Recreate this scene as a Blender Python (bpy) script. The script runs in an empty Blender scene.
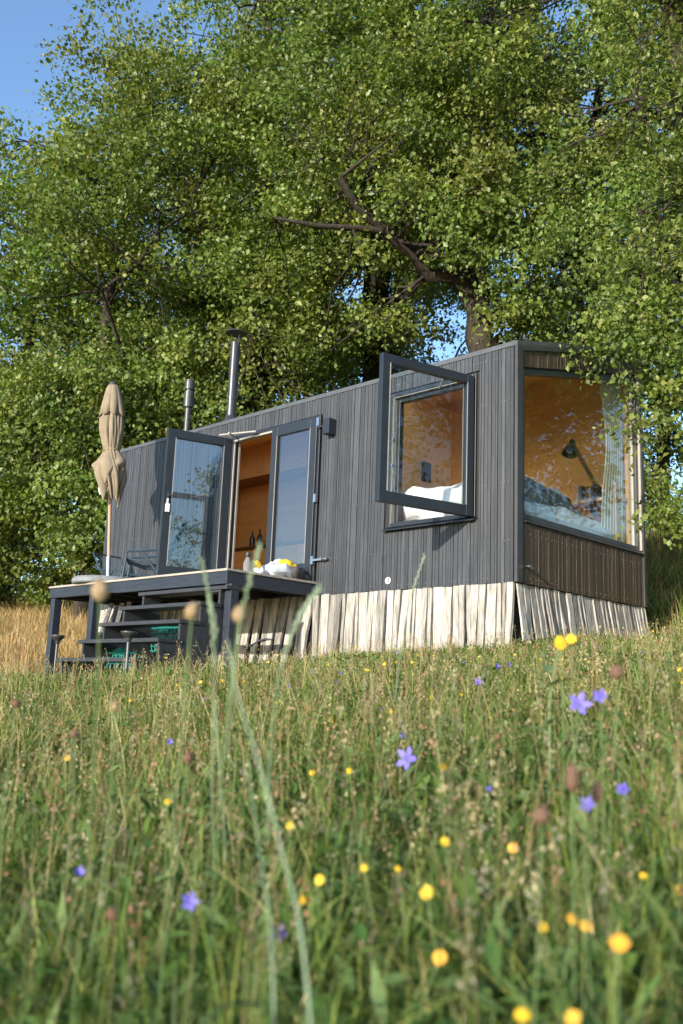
import bpy, bmesh, math, random
import numpy as np
from mathutils import Vector, Matrix
R_ = math.radians
SC = bpy.context.scene
COL = SC.collection
rnd = random.Random(7)

# ------------------------------------------------------------------ materials
def new_mat(name):
    m = bpy.data.materials.new(name); m.use_nodes = True
    nt = m.node_tree; nt.nodes.clear()
    out = nt.nodes.new('ShaderNodeOutputMaterial')
    return m, nt, out
def N(nt, t, **k):
    n = nt.nodes.new(t)
    for a, b in k.items():
        if a in n.inputs: n.inputs[a].default_value = b
        else: setattr(n, a, b)
    return n
def L(nt, a, b): nt.links.new(a, b)
def c4(c): return (c[0], c[1], c[2], 1)
def pbr(name, c1, c2=None, rough=.6, scale=6, stretch=(1, 1, 1), metal=0, bump=0, bscale=60, spec=.5, tint=None, detail=6):
    """base colour varied by noise between c1 and c2, optional per-vertex 'tint' brightness, bump"""
    m, nt, out = new_mat(name)
    p = N(nt, 'ShaderNodeBsdfPrincipled', Roughness=rough, Metallic=metal)
    p.inputs['Specular IOR Level'].default_value = spec
    tc = N(nt, 'ShaderNodeTexCoord'); mp = N(nt, 'ShaderNodeMapping'); mp.inputs['Scale'].default_value = stretch
    L(nt, tc.outputs['Object'], mp.inputs[0])
    no = N(nt, 'ShaderNodeTexNoise', Scale=scale, Detail=detail, Roughness=.6); L(nt, mp.outputs[0], no.inputs['Vector'])
    cr = N(nt, 'ShaderNodeValToRGB'); cr.color_ramp.elements[0].position = .3; cr.color_ramp.elements[1].position = .7
    cr.color_ramp.elements[0].color = c4(c1); cr.color_ramp.elements[1].color = c4(c2 or c1)
    L(nt, no.outputs['Fac'], cr.inputs[0]); col = cr.outputs[0]
    if tint:
        at = N(nt, 'ShaderNodeAttribute', attribute_name='tint')
        mr = N(nt, 'ShaderNodeMapRange'); mr.clamp = False; mr.inputs['To Min'].default_value = tint[0]; mr.inputs['To Max'].default_value = tint[1]
        L(nt, at.outputs['Fac'], mr.inputs['Value'])
        vm = N(nt, 'ShaderNodeVectorMath', operation='SCALE'); L(nt, col, vm.inputs[0]); L(nt, mr.outputs[0], vm.inputs['Scale']); col = vm.outputs[0]
    L(nt, col, p.inputs['Base Color'])
    if bump:
        n2 = N(nt, 'ShaderNodeTexNoise', Scale=bscale, Detail=5); L(nt, mp.outputs[0], n2.inputs['Vector'])
        b = N(nt, 'ShaderNodeBump', Strength=bump, Distance=.01); L(nt, n2.outputs['Fac'], b.inputs['Height']); L(nt, b.outputs[0], p.inputs['Normal'])
    L(nt, p.outputs[0], out.inputs[0])
    return m
def leafy(name, transl=.35, rough=.5, spec=.35, gain=1.0):
    """colour comes from the per-vertex attribute 'col' (natural leaf to leaf variation)"""
    m, nt, out = new_mat(name)
    at = N(nt, 'ShaderNodeAttribute', attribute_name='col')
    p = N(nt, 'ShaderNodeBsdfPrincipled', Roughness=rough); p.inputs['Specular IOR Level'].default_value = spec
    t = N(nt, 'ShaderNodeBsdfTranslucent')
    vm = N(nt, 'ShaderNodeVectorMath', operation='MULTIPLY'); vm.inputs[1].default_value = (1.25 * gain, 1.25 * gain, .6 * gain)
    L(nt, at.outputs['Color'], p.inputs['Base Color']); L(nt, at.outputs['Color'], vm.inputs[0]); L(nt, vm.outputs[0], t.inputs['Color'])
    mx = N(nt, 'ShaderNodeMixShader', Fac=transl); L(nt, p.outputs[0], mx.inputs[1]); L(nt, t.outputs[0], mx.inputs[2])
    L(nt, mx.outputs[0], out.inputs[0])
    return m
def glass_mat(name, ior=1.6, tint=(.93, .96, .95)):
    m, nt, out = new_mat(name)
    tr = N(nt, 'ShaderNodeBsdfTransparent', Color=c4(tint)); gl = N(nt, 'ShaderNodeBsdfGlossy', Roughness=0.0)
    fr = N(nt, 'ShaderNodeFresnel', IOR=ior); mx = N(nt, 'ShaderNodeMixShader'); ge = N(nt, 'ShaderNodeNewGeometry')
    mr = N(nt, 'ShaderNodeMapRange'); mr.inputs['To Min'].default_value = ior; mr.inputs['To Max'].default_value = 1 / ior    # leaving face of the pane
    L(nt, ge.outputs['Backfacing'], mr.inputs['Value']); L(nt, mr.outputs[0], fr.inputs['IOR'])
    L(nt, fr.outputs[0], mx.inputs[0]); L(nt, tr.outputs[0], mx.inputs[1]); L(nt, gl.outputs[0], mx.inputs[2]); L(nt, mx.outputs[0], out.inputs[0])
    return m
def cloth_mat(name, c1, c2, transl=.25):
    m = pbr(name, c1, c2, rough=.9, scale=5, bump=.3, bscale=180, spec=.1)
    nt = m.node_tree; out = [n for n in nt.nodes if n.type == 'OUTPUT_MATERIAL'][0]; p = [n for n in nt.nodes if n.type == 'BSDF_PRINCIPLED'][0]
    t = N(nt, 'ShaderNodeBsdfTranslucent', Color=c4(c2)); mx = N(nt, 'ShaderNodeMixShader', Fac=transl)
    L(nt, p.outputs[0], mx.inputs[1]); L(nt, t.outputs[0], mx.inputs[2]); L(nt, mx.outputs[0], out.inputs[0])
    return m
def opal_mat():
    m, nt, out = new_mat('added_opal_glazing'); t = N(nt, 'ShaderNodeBsdfTranslucent', Color=(.95, .95, .93, 1)); L(nt, t.outputs[0], out.inputs[0]); return m  # diffuser for the added roof openings, spreads daylight indoors
M = dict(
    clad=pbr('weathered_cladding', (.032, .036, .043), (.062, .065, .070), rough=.55, scale=5, stretch=(6, 6, .7), bump=.22, bscale=22, tint=(.55, 1.4)),
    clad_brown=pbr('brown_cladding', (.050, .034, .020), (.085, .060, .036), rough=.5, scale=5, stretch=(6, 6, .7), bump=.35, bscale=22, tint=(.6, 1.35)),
    trim=pbr('dark_metal_trim', (.035, .036, .038), (.06, .06, .062), rough=.42, scale=3, bump=.05),
    frame=pbr('anthracite_frame', (.014, .018, .024), (.021, .026, .033), rough=.38, scale=4, bump=.04),
    deckwood=pbr('dark_stained_wood', (.014, .020, .031), (.030, .038, .052), rough=.55, scale=6, stretch=(.6, 6, 6), bump=.3, bscale=25),
    stairwood=pbr('dark_stair_boards', (.022, .025, .030), (.042, .045, .050), rough=.6, scale=6, stretch=(.6, 6, 6), bump=.3, bscale=25),
    board_top=pbr('deck_boards', (.30, .25, .20), (.45, .40, .34), rough=.75, scale=8, stretch=(.5, 6, 6), bump=.3),
    plank=pbr('bleached_planks', (.20, .18, .15), (.60, .56, .50), rough=.85, scale=9, stretch=(5, 5, .5), bump=1.0, bscale=14, spec=.2, tint=(.42, 1.2)),
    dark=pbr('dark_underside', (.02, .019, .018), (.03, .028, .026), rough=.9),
    ply=pbr('plywood', (.74, .41, .14), (.82, .50, .20), rough=.5, scale=2.5, stretch=(.5, .5, 5), bump=.05),
    plyline=pbr('plywood_edge', (.25, .12, .04), (.3, .15, .05), rough=.6),
    counter=pbr('counter_top', (.10, .045, .02), (.14, .07, .03), rough=.4),
    floor=pbr('floor_boards', (.50, .36, .22), (.60, .44, .28), rough=.5, scale=5, stretch=(.5, 5, 5)),
    glass=glass_mat('window_glass', 1.5), glass3=glass_mat('clear_glass', 1.44), opal=opal_mat(), glass2=glass_mat('coated_glass', 2.35, (.80, .85, .88)),
    rubber=pbr('pale_seal', (.30, .28, .25), (.36, .34, .30), rough=.6),
    steel=pbr('brushed_steel', (.45, .45, .46), (.55, .55, .56), rough=.3, metal=1, scale=20),
    blacksteel=pbr('black_steel', (.03, .03, .03), (.05, .05, .05), rough=.35, scale=5, spec=.6),
    flue=pbr('black_flue', (.04, .04, .043), (.06, .06, .063), rough=.30, metal=.25, scale=5),
    zinc=pbr('galvanised_flashing', (.08, .085, .09), (.12, .125, .13), rough=.45, metal=.3, scale=14),
    canvas=cloth_mat('beige_canvas', (.25, .20, .135), (.33, .265, .185), .08),
    polewood=pbr('pole_wood', (.42, .22, .13), (.50, .29, .18), rough=.5, stretch=(4, 4, .5)),
    white=cloth_mat('white_linen', (.74, .75, .78), (.84, .85, .87), .1),
    curtain=cloth_mat('sheer_curtain', (.80, .77, .62), (.86, .83, .70), .4),
    grey=cloth_mat('grey_linen', (.17, .165, .165), (.25, .24, .24), .05),
    darkcloth=cloth_mat('dark_cloth', (.05, .05, .055), (.12, .11, .10), .02),
    stone=pbr('grey_stone_base', (.17, .18, .19), (.24, .25, .26), rough=.8, scale=12, bump=.3),
    wire=pbr('blue_black_wire', (.025, .045, .065), (.04, .065, .09), rough=.45),
    mesh=pbr('blue_black_sling', (.03, .06, .085), (.045, .08, .11), rough=.8),
    log=pbr('split_firewood', (.12, .12, .13), (.27, .26, .25), rough=.9, scale=9, stretch=(1, 3, 3), bump=.6, spec=.15),
    teal=pbr('teal_netting', (.01, .15, .125), (.015, .21, .175), rough=.6, scale=30),
    yellow=pbr('yellow_plastic', (.85, .55, .02), (.9, .62, .03), rough=.4),
    orange=pbr('orange_patch', (.8, .2, .03), (.85, .25, .05), rough=.5),
    whitep=pbr('white_plastic', (.75, .75, .73), (.8, .8, .78), rough=.35),
    bottle=pbr('dark_bottle_glass', (.015, .02, .015), (.03, .035, .03), rough=.1, spec=.8),
    bark=pbr('oak_bark', (.018, .015, .012), (.075, .062, .05), rough=.95, scale=9, stretch=(4, 4, .5), bump=1.0, bscale=9, spec=.1),
    soil=pbr('meadow_soil', (.07, .085, .028), (.17, .16, .065), rough=1, scale=3, bump=.6, bscale=30, spec=.05),
    leaf=leafy('oak_leaves', .40, .42, .45), grass=leafy('grass_blades', .35, .55, .3),
    petal=pbr('violet_petals', (.15, .11, .50), (.22, .18, .62), rough=.6, scale=40),
    ypetal=pbr('yellow_petals', (.68, .42, .01), (.75, .50, .02), rough=.6, scale=40),
    palepetal=pbr('pale_petals', (.62, .60, .16), (.70, .68, .26), rough=.6, scale=40),
    opetal=pbr('orange_petals', (.80, .36, .03), (.85, .48, .05), rough=.6, scale=40),
    stem=pbr('plant_stem', (.10, .16, .05), (.16, .22, .08), rough=.6, scale=20),
    palestem=pbr('pale_plant_stem', (.20, .28, .16), (.30, .38, .24), rough=.6, scale=20),
    head_tan=pbr('tan_seed_head', (.36, .24, .13), (.5, .36, .2), rough=.9, scale=200, bump=.8, bscale=300),
    head_brown=pbr('brown_seed_head', (.15, .08, .05), (.26, .15, .09), rough=.9, scale=200, bump=.8, bscale=300),
    rope=pbr('dark_rope', (.05, .06, .07), (.08, .09, .1), rough=.8),
    paper=pbr('book_paper', (.4, .4, .38), (.6, .6, .56), rough=.8),
)

# ------------------------------------------------------------------ mesh helpers
class MB:
    def __init__(s): s.v = []; s.f = []; s.t = []
    def add(s, vs, fs, tint=.5):
        o = len(s.v); s.v += [tuple(v) for v in vs]; s.f += [tuple(i + o for i in f) for f in fs]; s.t += [tint] * len(vs)
    def box(s, x0, x1, y0, y1, z0, z1, tint=.5):
        s.hexa([(x0, y0, z0), (x1, y0, z0), (x1, y1, z0), (x0, y1, z0)], [(x0, y0, z1), (x1, y0, z1), (x1, y1, z1), (x0, y1, z1)], tint)
    def hexa(s, b, t, tint=.5):
        s.add(list(b) + list(t), [(3, 2, 1, 0), (4, 5, 6, 7), (0, 1, 5, 4), (1, 2, 6, 5), (2, 3, 7, 6), (3, 0, 4, 7)], tint)
    def tube(s, pts, r, n=8, tint=.5, caps=True):
        pts = [Vector(p) for p in pts]; rs = r if isinstance(r, (list, tuple)) else [r] * len(pts)
        vs = []; prev = None
        for i, p in enumerate(pts):
            d = (pts[min(i + 1, len(pts) - 1)] - pts[max(i - 1, 0)]).normalized()
            a = prev if prev is not None else (Vector((0, 0, 1)) if abs(d.z) < .9 else Vector((1, 0, 0)))
            u = (a - d * a.dot(d)).normalized(); prev = u; w = d.cross(u)
            for k in range(n):
                an = 2 * math.pi * k / n; vs.append(p + (u * math.cos(an) + w * math.sin(an)) * rs[i])
        fs = [(i * n + k, i * n + (k + 1) % n, (i + 1) * n + (k + 1) % n, (i + 1) * n + k) for i in range(len(pts) - 1) for k in range(n)]
        if caps: fs += [tuple(range(n - 1, -1, -1)), tuple((len(pts) - 1) * n + k for k in range(n))]
        s.add(vs, fs, tint)
    def lathe(s, prof, n=24, c=(0, 0), tint=.5, fn=None):
        vs = []
        for (r, z) in prof:
            for k in range(n):
                a = 2 * math.pi * k / n; rr = fn(r, z, a) if fn else r
                vs.append((c[0] + rr * math.cos(a), c[1] + rr * math.sin(a), z))
        fs = [(i * n + k, i * n + (k + 1) % n, (i + 1) * n + (k + 1) % n, (i + 1) * n + k) for i in range(len(prof) - 1) for k in range(n)]
        fs += [tuple(range(n - 1, -1, -1)), tuple((len(prof) - 1) * n + k for k in range(n))]
        s.add(vs, fs, tint)
    def build(s, name, mat, parent=None, bevel=0, smooth=False, loc=None):
        me = bpy.data.meshes.new(name); me.from_pydata(s.v, [], s.f); me.update()
        at = me.attributes.new('tint', 'FLOAT', 'POINT'); at.data.foreach_set('value', s.t)
        o = bpy.data.objects.new(name, me); COL.objects.link(o); me.materials.append(mat)
        if parent: o.parent = parent
        if loc: o.location = loc
        if smooth: me.shade_smooth()
        if bevel:
            b = o.modifiers.new('bevel', 'BEVEL'); b.width = bevel; b.segments = 2; b.limit_method = 'ANGLE'; b.angle_limit = R_(40)
        return o
def tag(o, label, cat, group=None):
    o['label'] = label; o['category'] = cat
    if group: o['group'] = group
    return o
def thing(name, label, cat, loc=(0, 0, 0), rot=(0, 0, 0), group=None):
    o = bpy.data.objects.new(name, None); COL.objects.link(o); o.location = loc; o.rotation_euler = rot; o.empty_display_size = .2
    return tag(o, label, cat, group)
def np_obj(name, V, F, mat, col=None, parent=None, smooth=False):
    """V (n,3), F (m,k) arrays"""
    me = bpy.data.meshes.new(name); n = len(V); m, k = F.shape
    me.vertices.add(n); me.vertices.foreach_set('co', V.astype(np.float32).ravel())
    me.loops.add(m * k); me.loops.foreach_set('vertex_index', F.astype(np.int32).ravel())
    me.polygons.add(m); me.polygons.foreach_set('loop_start', np.arange(0, m * k, k, dtype=np.int32))
    if smooth: me.polygons.foreach_set('use_smooth', np.ones(m, bool))
    me.update(calc_edges=True)
    if col is not None:
        a = me.attributes.new('col', 'FLOAT_COLOR', 'POINT')
        a.data.foreach_set('color', np.concatenate([col, np.ones((n, 1))], 1).astype(np.float32).ravel())
    me.materials.append(mat); o = bpy.data.objects.new(name, me); COL.objects.link(o)
    if parent: o.parent = parent
    return o

# ------------------------------------------------------------------ terrain
CP = np.array([
 (5.2,-7.8,-1.90),(3.8,-6.4,-1.72),(0,0,-.66),(-3,0,-.84),(-5.4,0,-.96),(-6.6,-1.3,-1.15),(-4.4,-2.6,-1.25),(-2.8,-2.6,-1.19),(-3.6,-3.4,-1.30),(.1,2.66,-.53),(1.2,2.4,-.50),(1.5,0,-.70),
 (-9,-.5,-.92),(-9.3,-2.8,-1.1),(-12,1,-.35),(-14,2.6,.15),(-16.2,3.1,.42),(-8,4,.15),(-.36,4,.02),(-1.2,5.8,.80),(-2.5,8.5,1.9),(-5,6,.9),(-10,8,1.1),(-18,10,1.5),
 (0,14,3),(-10,18,2.6),(-25,5,.9),(4,4,.2),(10,8,1.8),(2,1,-.35),(10,-2,-.6),(12,-9,-1.7),(5,-14,-3),(-5,-10,-2.3),(-15,-10,-2.2),(-3,-5,-1.5),(-25,-6,-1.6),
 (0,40,4),(-30,35,3.4),(35,30,3.5),(40,-10,-2),(5,-45,-7),(-40,-40,-6.5),(-45,0,-1),(40,-40,-6),(-60,30,2)], float)
def _U(r): return r * r * np.log(r + 1e-9)
_n = len(CP); _K = _U(np.hypot(CP[:, None, 0] - CP[None, :, 0], CP[:, None, 1] - CP[None, :, 1])) + np.eye(_n) * .02
_P = np.c_[np.ones(_n), CP[:, :2]]; _A = np.block([[_K, _P], [_P.T, np.zeros((3, 3))]]); _W = np.linalg.solve(_A, np.r_[CP[:, 2], 0, 0, 0])
def H(x, y):
    x = np.atleast_1d(np.asarray(x, float)); y = np.atleast_1d(np.asarray(y, float))
    r = np.hypot(x, y); s = np.where(r > 58, 58 / np.maximum(r, 1), 1); xs, ys = x * s, y * s
    k = _U(np.hypot(xs[:, None] - CP[None, :, 0], ys[:, None] - CP[None, :, 1]))
    h = k @ _W[:_n] + _W[_n] + _W[_n + 1] * xs + _W[_n + 2] * ys
    near = np.exp(-(r / 14) ** 2)
    return h + near * .03 * np.sin(x * 2.3 + y) * np.cos(y * 1.9 - x * .6)
def Hs(x, y): return float(H(x, y)[0])
def grid():
    a = np.unique(np.concatenate([np.linspace(-12, 8, 90), -12 - np.geomspace(.3, 400, 45), 8 + np.geomspace(.3, 400, 45)]))
    b = np.unique(np.concatenate([np.linspace(-10, 10, 90), -10 - np.geomspace(.3, 400, 45), 10 + np.geomspace(.3, 400, 45)]))
    X, Y = np.meshgrid(a, b); Z = H(X.ravel(), Y.ravel()); V = np.c_[X.ravel(), Y.ravel(), Z]
    w, h = len(a), len(b); i = np.arange((h - 1) * (w - 1)); r, c = i // (w - 1), i % (w - 1); q = r * w + c
    o = np_obj('ground', V, np.c_[q, q + 1, q + w + 1, q + w], M['soil'], smooth=True); o['kind'] = 'structure'
grid()

# ------------------------------------------------------------------ grass
def norm(a): return a / np.maximum(np.linalg.norm(a, axis=1, keepdims=True), 1e-9)
CAM = np.array([5.216, -7.763, -1.175]); FA = math.atan2(.69826, -.68939)
def footprint(x, y, m=.0):
    cab = (x < .06 + m) & (x > -7.65 - m) & (y > -.04 - m) & (y < 2.7 + m)
    return cab
def blades(rng, x, y, hmean, hvar, width, palette, pw, droop=.5, segs=3):
    n = len(x); z = H(x, y) - .02; h = hmean * (1 + hvar * rng.standard_normal(n)).clip(.35, 2.2)
    an = rng.uniform(0, 2 * np.pi, n); d = np.c_[np.cos(an), np.sin(an), np.zeros(n)]; s = np.c_[-np.sin(an), np.cos(an), np.zeros(n)]
    tw = rng.uniform(-1.2, 1.2, n); s = s * np.cos(tw)[:, None] + d * np.sin(tw)[:, None]
    bend = h * np.abs(rng.standard_normal(n)) * droop; base = np.c_[x, y, z]; V = []; la = rng.uniform(0, 2 * np.pi, n); lm = h * np.abs(rng.normal(0, .32, n)); lean = np.c_[np.cos(la) * lm, np.sin(la) * lm, np.zeros(n)]
    for k in range(segs):
        t = k / segs; c = base + d * (bend * t ** 1.8)[:, None] + lean * t; c[:, 2] += h * (t - .28 * t ** 3 * np.minimum(bend / h, 1.5))
        w = (width * (1 - t * .55) * .5)[:, None]; V += [c - s * w, c + s * w]
    c = base + d * bend[:, None] + lean; c[:, 2] += h * (1 - .28 * np.minimum(bend / h, 1.5)); V.append(c)
    q = 2 * segs + 1; V = np.stack(V, 1).reshape(-1, 3); o = np.arange(n)[:, None] * q
    F = [np.c_[o + 2 * k, o + 2 * k + 1, o + 2 * k + 3, o + 2 * k + 2] for k in range(segs - 1)]
    F.append(np.c_[o + 2 * segs - 2, o + 2 * segs - 1, o + 2 * segs, o + 2 * segs])      # tip, made a triangle-like quad
    F = np.concatenate(F)
    pal = np.array(palette); idx = rng.choice(len(pal), n, p=np.array(pw) / sum(pw)); col = pal[idx] * rng.uniform(.7, 1.3, (n, 1)) * rng.uniform(.9, 1.1, (n, 3)) * (.78 + .44 * patchy(x * 1.3 + 9, y * 1.3, 1.4))[:, None]
    return V, F, np.repeat(col, q, 0)
def tri_fix(F): return F
def kites(rng, P, D, Nn, Ls, Ws, col, lift=.18):
    """leaf shapes: P base, D direction, Nn normal"""
    S = norm(np.cross(D, Nn)); Nn = norm(np.cross(S, D)); n = len(P); m = P + D * (Ls * .48)[:, None]
    V = np.stack([P, m + S * (Ws * .5)[:, None] + Nn * (Ws * lift)[:, None], P + D * Ls[:, None], m - S * (Ws * .5)[:, None] + Nn * (Ws * lift)[:, None]], 1).reshape(-1, 3)
    o = np.arange(n)[:, None] * 4; F = np.concatenate([np.c_[o, o + 1, o + 2], np.c_[o, o + 2, o + 3]])
    return V, F, np.repeat(col, 4, 0)
def quads_to_tris(F):
    a = F[:, [0, 1, 2]]; b = F[:, [0, 2, 3]]; b = b[(F[:, 2] != F[:, 3])]
    return np.concatenate([a, b])
def merge(parts):
    V, F, C = [], [], []; o = 0
    for v, f, c in parts:
        if f.shape[1] == 4: f = quads_to_tris(f)
        V.append(v); F.append(f + o); C.append(c); o += len(v)
    return np.concatenate(V), np.concatenate(F), np.concatenate(C)
GREEN = [(.140, .205, .034), (.200, .260, .052), (.095, .155, .030), (.260, .280, .070), (.42, .36, .17), (.17, .225, .10)]
DRY = [(.48, .33, .15), (.40, .27, .12), (.56, .42, .22), (.20, .19, .06)]
def polar(rng, n, r0, r1, a0, a1, p=1.0):
    r = r0 + (r1 - r0) * rng.uniform(0, 1, n) ** p; a = FA + rng.uniform(R_(a0), R_(a1), n)
    return CAM[0] + r * np.cos(a), CAM[1] + r * np.sin(a), r
def patchy(x, y, f=1.0): return .5 + .5 * np.sin(x * 1.7 * f + 1.3 * np.sin(y * 1.1 * f)) * np.cos(y * 1.5 * f + np.sin(x * .9 * f))
def stems(rng, x, y, h, th, palette, headcol, heads=10, hl=.08, hs=.012):
    """thin culms, each with a loose seed head made of small scales"""
    n = len(x); z = H(x, y); an = rng.uniform(0, 2 * np.pi, n); ln = np.abs(rng.standard_normal(n)) * .34 * h
    d = np.c_[np.cos(an), np.sin(an), np.zeros(n)]; base = np.c_[x, y, z]; V = []
    for t in (0, .5, 1):
        c = base + d * (ln * t ** 1.6)[:, None]; c[:, 2] += h * t; w = th[:, None] * (1 - .5 * t)
        for k in range(3): V.append(c + np.array([math.cos(k * 2.094), math.sin(k * 2.094), 0]) * w)
    V = np.stack(V, 1).reshape(-1, 3); o = np.arange(n)[:, None] * 9
    F = np.concatenate([np.c_[o + 3 * s + k, o + 3 * s + (k + 1) % 3, o + 3 * s + 3 + (k + 1) % 3, o + 3 * s + 3 + k] for s in range(2) for k in range(3)])
    pal = np.array(palette)[rng.integers(0, len(palette), n)] * rng.uniform(.8, 1.2, (n, 1)); out = [(V, F, np.repeat(pal, 9, 0))]
    tip = base + d * ln[:, None]; tip[:, 2] += h
    hp = np.repeat(tip, heads, 0); m = len(hp); t = rng.uniform(-1, .15, m)
    hp = hp + np.c_[rng.normal(0, .006, m), rng.normal(0, .006, m), t * hl] ; hp += rng.normal(0, hs * .5, (m, 3))
    D = norm(np.c_[rng.normal(0, .7, m), rng.normal(0, .7, m), np.ones(m)]); Nn = norm(rng.standard_normal((m, 3)))
    hc = np.repeat(np.array(headcol)[rng.integers(0, len(headcol), n)] * rng.uniform(.7, 1.25, (n, 1)), heads, 0)
    out.append(kites(rng, hp, D, Nn, rng.uniform(.7, 1.4, m) * hs, rng.uniform(.4, .7, m) * hs, hc))
    return out
def meadow():
    rng = np.random.default_rng(3); parts = []
    # main wedge seen by the camera, denser close by
    x, y, r = polar(rng, 200000, .95, 16, -27, 27, .85)
    x2, y2, r2 = polar(rng, 45000, 1.2, 17, -75, 75, .7)
    x = np.r_[x, x2]; y = np.r_[y, y2]; r = np.r_[r, r2]
    k = ~footprint(x, y) & (y < 7) & ~((x < -7.8) & (y > -1.2 + .1 * x + 1)); x, y, r = x[k], y[k], r[k]
    pt = patchy(x, y, .8)
    hm = (.09 + .09 * pt + .10 * patchy(x * 2.1 + 3, y * 2.1, 1) ** 2) * np.clip(1.15 - .03 * r, .7, 1.2); hm = np.where((y > -2.6) & (x < 2), hm * .66, hm)
    w = (.0042 + .00075 * r) * rng.uniform(.6, 1.3, len(x))
    warm = rng.uniform(0, 1, len(x)) < (.06 + .34 * patchy(x + 5, y - 2, .55) * (r > 3.6))
    a = ~warm; parts.append(blades(rng, x[a], y[a], hm[a], .35, w[a], GREEN, (4, 3, 3, 2, .3, 1.5), 1.0))
    xa, ya, ra = polar(rng, 26000, 1.0, 9, -27, 27, .8); k = ~footprint(xa, ya); xa, ya, ra = xa[k], ya[k], ra[k]; parts.append(blades(rng, xa, ya, np.full(len(xa), .24) * np.where(ya > -2.6, .6, 1), .3, (.0035 + .0008 * ra), GREEN, (3, 5, 1, 4, .6, 2), 1.5, 5))
    parts.append(blades(rng, x[warm], y[warm], hm[warm] * .95, .4, w[warm] * .8, [(.50, .40, .18), (.44, .30, .15), (.60, .50, .27), (.28, .28, .08)], (3, 2, 2, 3), .8))
    xa, ya, ra = polar(rng, 5200, 1.0, 3.6, -27, 27, .8); n = len(xa); P = np.c_[xa, ya, H(xa, ya) + rng.uniform(.0, .15, n)]; D = norm(np.c_[rng.standard_normal((n, 2)), rng.uniform(.0, 1.1, n)]); Nn = norm(np.c_[rng.normal(0, .4, (n, 2)), np.ones(n)])
    parts.append(kites(rng, P, D, Nn, rng.uniform(.05, .13, n), rng.uniform(.016, .036, n), np.array([(.07, .14, .03), (.12, .20, .045), (.16, .24, .08)])[rng.integers(0, 3, n)] * rng.uniform(.8, 1.2, (n, 1)), .1))
    # right hand slope behind the cabin end
    x = rng.uniform(-3.5, 6, 34000); y = rng.uniform(2.8, 11, 34000); k = ~footprint(x, y); x, y = x[k], y[k]
    parts.append(blades(rng, x, y, np.full(len(x), .24), .35, np.full(len(x), .014), GREEN + DRY, (2, 2, 1, 2, 2, 1, 2, 2, 1, 1), .4))
    # seed stems
    x, y, r = polar(rng, 5000, 3.6, 15, -27, 27, .9); x3, y3, r3 = polar(rng, 420, 1.6, 3.4, -27, 27, .9); x = np.r_[x, x3]; y = np.r_[y, y3]; r = np.r_[r, r3]; k = ~footprint(x, y, .05) & ~((x < -7.8) & (y > -1)) & (y < 3.2) & ~((y > -3.0) & (y < 0) & (x < -2.6)); x, y, r = x[k], y[k], r[k]
    hh = rng.uniform(.16, .42, len(x)) * np.where(y > -3, .6, 1)
    parts += stems(rng, x, y, hh, (.0009 + .00022 * r), [(.42, .36, .16), (.28, .30, .10), (.46, .30, .16), (.20, .26, .08), (.55, .46, .24)], [(.50, .34, .20), (.42, .20, .13), (.60, .50, .30), (.34, .34, .14)], 9, .07, .011)
    x, y, r = polar(rng, 260, 1.2, 4.5, -27, 27, .9)
    parts += stems(rng, x, y, rng.uniform(.25, .5, len(x)), (.0010 + .0002 * r), [(.2, .24, .09), (.36, .28, .14)], [(.30, .22, .15), (.26, .28, .16), (.40, .34, .26)], 16, .09, .009)
    # herb leaves low in the sward
    x, y, r = polar(rng, 42000, 1.1, 14, -27, 27, .8); k = ~footprint(x, y) & ~((x < -7.8) & (y > -1)); x, y, r = x[k], y[k], r[k]; n = len(x)
    k = patchy(x * 3, y * 3, 1) > .45; x, y, r = x[k], y[k], r[k]; n = len(x)
    P = np.c_[x, y, H(x, y) + rng.uniform(.02, .2, n) * np.where(y > -2, .45, 1)]; D = norm(np.c_[rng.standard_normal((n, 2)), rng.uniform(-.2, .8, n)]); Nn = norm(np.c_[rng.normal(0, .5, (n, 2)), np.ones(n)])
    c = np.array([(.06, .13, .025), (.10, .18, .04), (.13, .20, .06)])[rng.integers(0, 3, n)] * rng.uniform(.8, 1.2, (n, 1))
    parts.append(kites(rng, P, D, Nn, rng.uniform(.03, .085, n), rng.uniform(.012, .028, n), c))
    V, F, C = merge(parts); o = np_obj('meadow_grass', V, F, M['grass'], C)
    o['kind'] = 'stuff'; tag(o, 'tall green and straw coloured meadow grass in front of the cabin', 'grass')
    # dry golden slope on the left, beyond the deck
    n = 75000; x = rng.uniform(-24, -7.4, n); y = rng.uniform(-3.5, 8, n); k = ~footprint(x, y) & (y > -1.4 + .08 * (x + 8)) ; x, y = x[k], y[k]
    V, F, C = merge([blades(rng, x, y, np.full(len(x), .36), .3, np.full(len(x), .014), DRY, (4, 3, 3, .6), .35)])
    o = np_obj('dry_grass', V, F, M['grass'], C); o['kind'] = 'stuff'; tag(o, 'dry golden grass on the slope left of the deck', 'grass')
meadow()

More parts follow.
